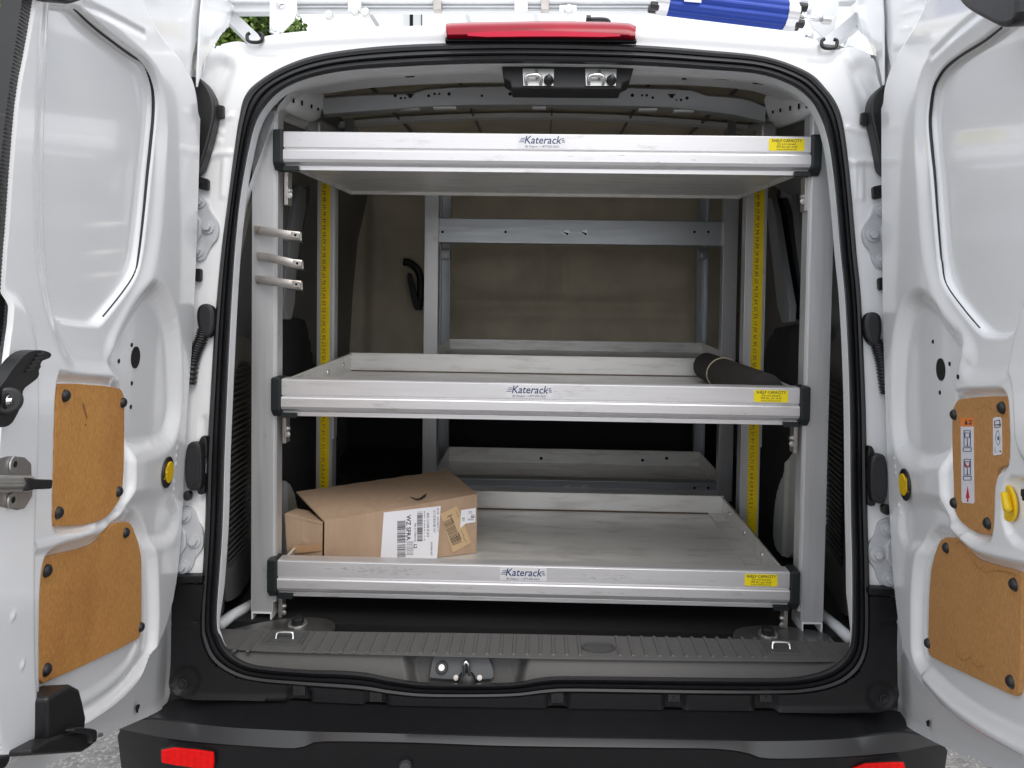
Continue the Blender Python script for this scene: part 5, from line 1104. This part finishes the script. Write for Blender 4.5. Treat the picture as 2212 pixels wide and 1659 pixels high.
# ================================================================== LADDER RACK ON THE ROOF
def ladder_rack():
    W = mat('white_powder_coat', (.72,.73,.74), .4, 0, .04, 12, coat=.2); LA = mat('ladder_aluminium', (.68,.69,.70), .38, .6, .06, 10, rvar=.05)
    r = thing('ladder_rack', (0,.5,1.9), 'white and aluminium ladder rack fixed across the van roof', 'ladder rack')
    Y = .20
    ibox(495,-14,1850,5,Y,.03).build('cross_bar', W, r, bevel=.003)
    ibox(640,6,1760,24,Y+.02,.025).build('ladder_rail', LA, r, bevel=.003)
    ibox(640,12,1760,15,Y+.012,.006).build('rail_ridge', LA, r)
    ibox(495,-60,1850,-22,Y+.6,.03).build('cross_bar', W, r, bevel=.003)
    ibox(505,6,640,26,Y+.01,.03).build('drop_rail', W, r, bevel=.002)
    # brackets
    for pts, bo in (([(582,-20),(640,-20),(641,24),(634,45),(610,70),(582,70)], [(607,8),(594,66)]), ([(1745,-20),(1812,-20),(1812,10),(1800,86),(1780,82),(1756,62),(1745,40)], [(1742,22),(1747,78)])):
        bk = plate('roof_bracket', YP(Y-.02), pts, W, r, 0, .004, ch=0, bevel=.001)
        for q in bo: dome(YP(Y-.024), q, .012, .008).build('dome_bolt', CHROME, bk, smooth=True)
    for x0, x1 in ((751,779),(935,953),(1111,1140),(1168,1186)):
        lit = x0 in (751, 1111); c = ibox(x0,-10,x1,25 if lit else 22,Y-.005,.02).build('rung_clamp', W if lit else STEEL, r, bevel=.002)
    for x, y in ((767,24),(789,27),(710,33),(1228,20)): disc_mb(YP(Y-.005), (x,y), .010, -.01, .006, 14).build('clamp_bolt', ZINC, r, bevel=.001)
    ibox(1208,10,1246,28,Y-.006,.02).build('rung_clamp', W, r, bevel=.002)
    # far ladder legs and the slotted upright
    for a, b in (((800,20),(823,58)),((1010,20),(1022,60)),((1160,22),(1165,58))):
        p, q = at(*a, YP(1.2)), at(*b, YP(1.2)); MB().tube([p, q, q-[0,0,.2]], .02, 6).build('far_ladder_leg', LA, r)
    up = ibox(870,22,912,60,.9,.02).build('slotted_upright', W, r); ibox(885,25,892,56,.898,.003).build('slot', HOLE, up); ibox(910,22,912,60,.895,.003).build('upright_edge', BLACK, up)
    # diagonal struts down to the roof gutters
    for a, b, y2 in (((497,38),(553,92),.0),((1870,30),(1762,120),.1)):
        p, q = at(*a, YP(.25)), at(*b, YP(.12)); MB().tube([p,q], .020, 4).build('diagonal_strut', LA, r)
    p, q = at(1800,40,YP(.5)), at(1772,90,YP(.3)); MB().tube([p,q], .012, 8).build('diagonal_strut', LA, r)
    p, q = at(1860,60,YP(.4)), at(1835,110,YP(.3)); MB().tube([p,q], .014, 8).build('diagonal_strut', LA, r)
    plate('hanger_plate', YP(.3), [(1830,40),(1862,44),(1862,62),(1836,70),(1828,98),(1822,98),(1824,60)], GALV, r, 0, .004, ch=1)
    # blue ribbed tube
    b = thing('ribbed_tube', tuple(at(1570,25,YP(.1))), 'blue ribbed anodised tube with silver end collars lying along the ladder rack', 'blue tube')
    P = YP(.10)
    p0, p1 = at(1442,2,P), at(1697,33,P); d = nrm(p1-p0); u = nrm(np.cross(d,(0,-1,0))); v = np.array([0,-1.,0]); v = nrm(v - d*(v@d)); u = np.cross(d, v)
    def ring(c, rr, n=48, amp=.0): return [c + (rr+amp*math.cos(k*2*math.pi/n*12))*(math.cos(k*2*math.pi/n)*u+math.sin(k*2*math.pi/n)*v) for k in range(n)]
    body = MB().loft([ring(p0,.029,amp=.0022), ring(p1,.029,amp=.0022)], True).build('ribbed_body', BLUE, b, auto=60)
    for e, s in ((p0,-1),(p1,1)):
        MB().loft([ring(e-d*s*.002,.001), ring(e-d*s*.002,.031,amp=.001), ring(e+d*s*.022,.031,amp=.001), ring(e+d*s*.022,.001)], True).build('end_collar', ALU, b, auto=50)
        for k in range(4):
            a = k*math.pi/2+.6; c = e+d*s*.03+ .024*(math.cos(a)*u+math.sin(a)*v); MB().cyl(c-d*s*.012, c+d*s*.008, .010, 8).build('corner_boot', RUBBER, b, bevel=.003)
    MB().tube([p1+d*.01, p1+d*.09], .0055, 8).build('pull_rod', CHROME, b, smooth=True); MB().cyl(p1+d*.08, p1+d*.098, .009, 10).build('rod_tip', ZINC, b)
    Q = Plane(at(1510,0,YP(.068)), d, nrm(np.cross(v,d)), (0,-1,0)); plate('tube_sticker', YP(.067), [(1478,-4),(1515,-1),(1515,6),(1478,3)], PAPER, b, 0, .0006, ch=0)
ladder_rack()

# ================================================================== TREES
def tree(loc, R_, trunk_h, n, label, seed):
    rg = np.random.default_rng(seed)
    t = thing('broadleaf_tree', (loc[0],loc[1],0), label, 'tree', 'green trees behind the van')
    M = mat('bark', (.09,.07,.05), .9, 0, .3, 12, bump=.01, bs=30)
    b = MB(); base = np.array([loc[0],loc[1],0.]); top = np.array([loc[0]+.1,loc[1],loc[2]])
    b.tube([base, base+(top-base)*.4+[.1,0,0], top], .2, 8, rs=[.24,.17,.06])
    for k in range(6):
        a = k*1.05; s = base+(top-base)*(.35+.08*k); b.tube([s, s+np.array([math.cos(a)*R_[0]*.35, math.sin(a)*R_[1]*.35, R_[2]*.25]), s+np.array([math.cos(a)*R_[0]*.7, math.sin(a)*R_[1]*.7, R_[2]*.4])], .06, 6, rs=[.08,.05,.02])
    b.build('trunk', M, t, smooth=True)
    LM = [mat('leaf_a', (.10,.17,.028), .45, 0, .25, 9), mat('leaf_b', (.17,.26,.04), .4, 0, .25, 9), mat('leaf_c', (.035,.07,.014), .5, 0, .25, 9)]
    nc = 60; cen = rg.normal(size=(nc,3)); cen /= np.linalg.norm(cen,axis=1)[:,None]; cen *= (rg.random((nc,1))**.35)*.85; cen = cen*np.array(R_)+np.array(loc)
    which = rg.integers(0,nc,n); cr = .20*np.mean(R_)
    q = rg.normal(size=(n,3)); q /= np.linalg.norm(q,axis=1)[:,None]; pos = cen[which] + q*cr*(rg.random((n,1))**.4)*1.35
    nn = q + rg.normal(size=(n,3))*.6; nn /= np.linalg.norm(nn,axis=1)[:,None]; a = np.cross(nn, rg.normal(size=(n,3))); a /= np.linalg.norm(a,axis=1)[:,None]; c = np.cross(nn,a)
    sz = rg.uniform(.026,.055,(n,1)); V = np.stack([pos-a*sz, pos-c*sz*.55+nn*sz*.1, pos+a*sz, pos+c*sz*.55+nn*sz*.1],1).reshape(-1,3)
    me = bpy.data.meshes.new('crown'); me.vertices.add(len(V)); me.vertices.foreach_set('co', V.ravel()); me.loops.add(4*n); me.loops.foreach_set('vertex_index', np.arange(4*n,dtype=np.int32)); me.polygons.add(n)
    me.polygons.foreach_set('loop_start', (np.arange(n)*4).astype(np.int32)); me.polygons.foreach_set('loop_total', np.full(n,4,np.int32))
    for x in LM: me.materials.append(x)
    me.polygons.foreach_set('material_index', ((which+rg.integers(0,2,n)) % 3).astype(np.int32)); me.update(calc_edges=True)
    link(bpy.data.objects.new('crown', me), t)
def axy(x, y, Y): p = at(x, y, YP(Y)); return tuple(p)
tree(axy(-60,170,7), (1.5,1.3,1.7), 2, 42000, 'green leafy tree seen past the upper edge of the left rear door', 1)
tree(axy(575,140,8), (.88,1.0,.80), 2, 30000, 'green leafy tree between the left rear door and the roof rack bracket', 2)
bpy.data.scenes.remove(TXT)
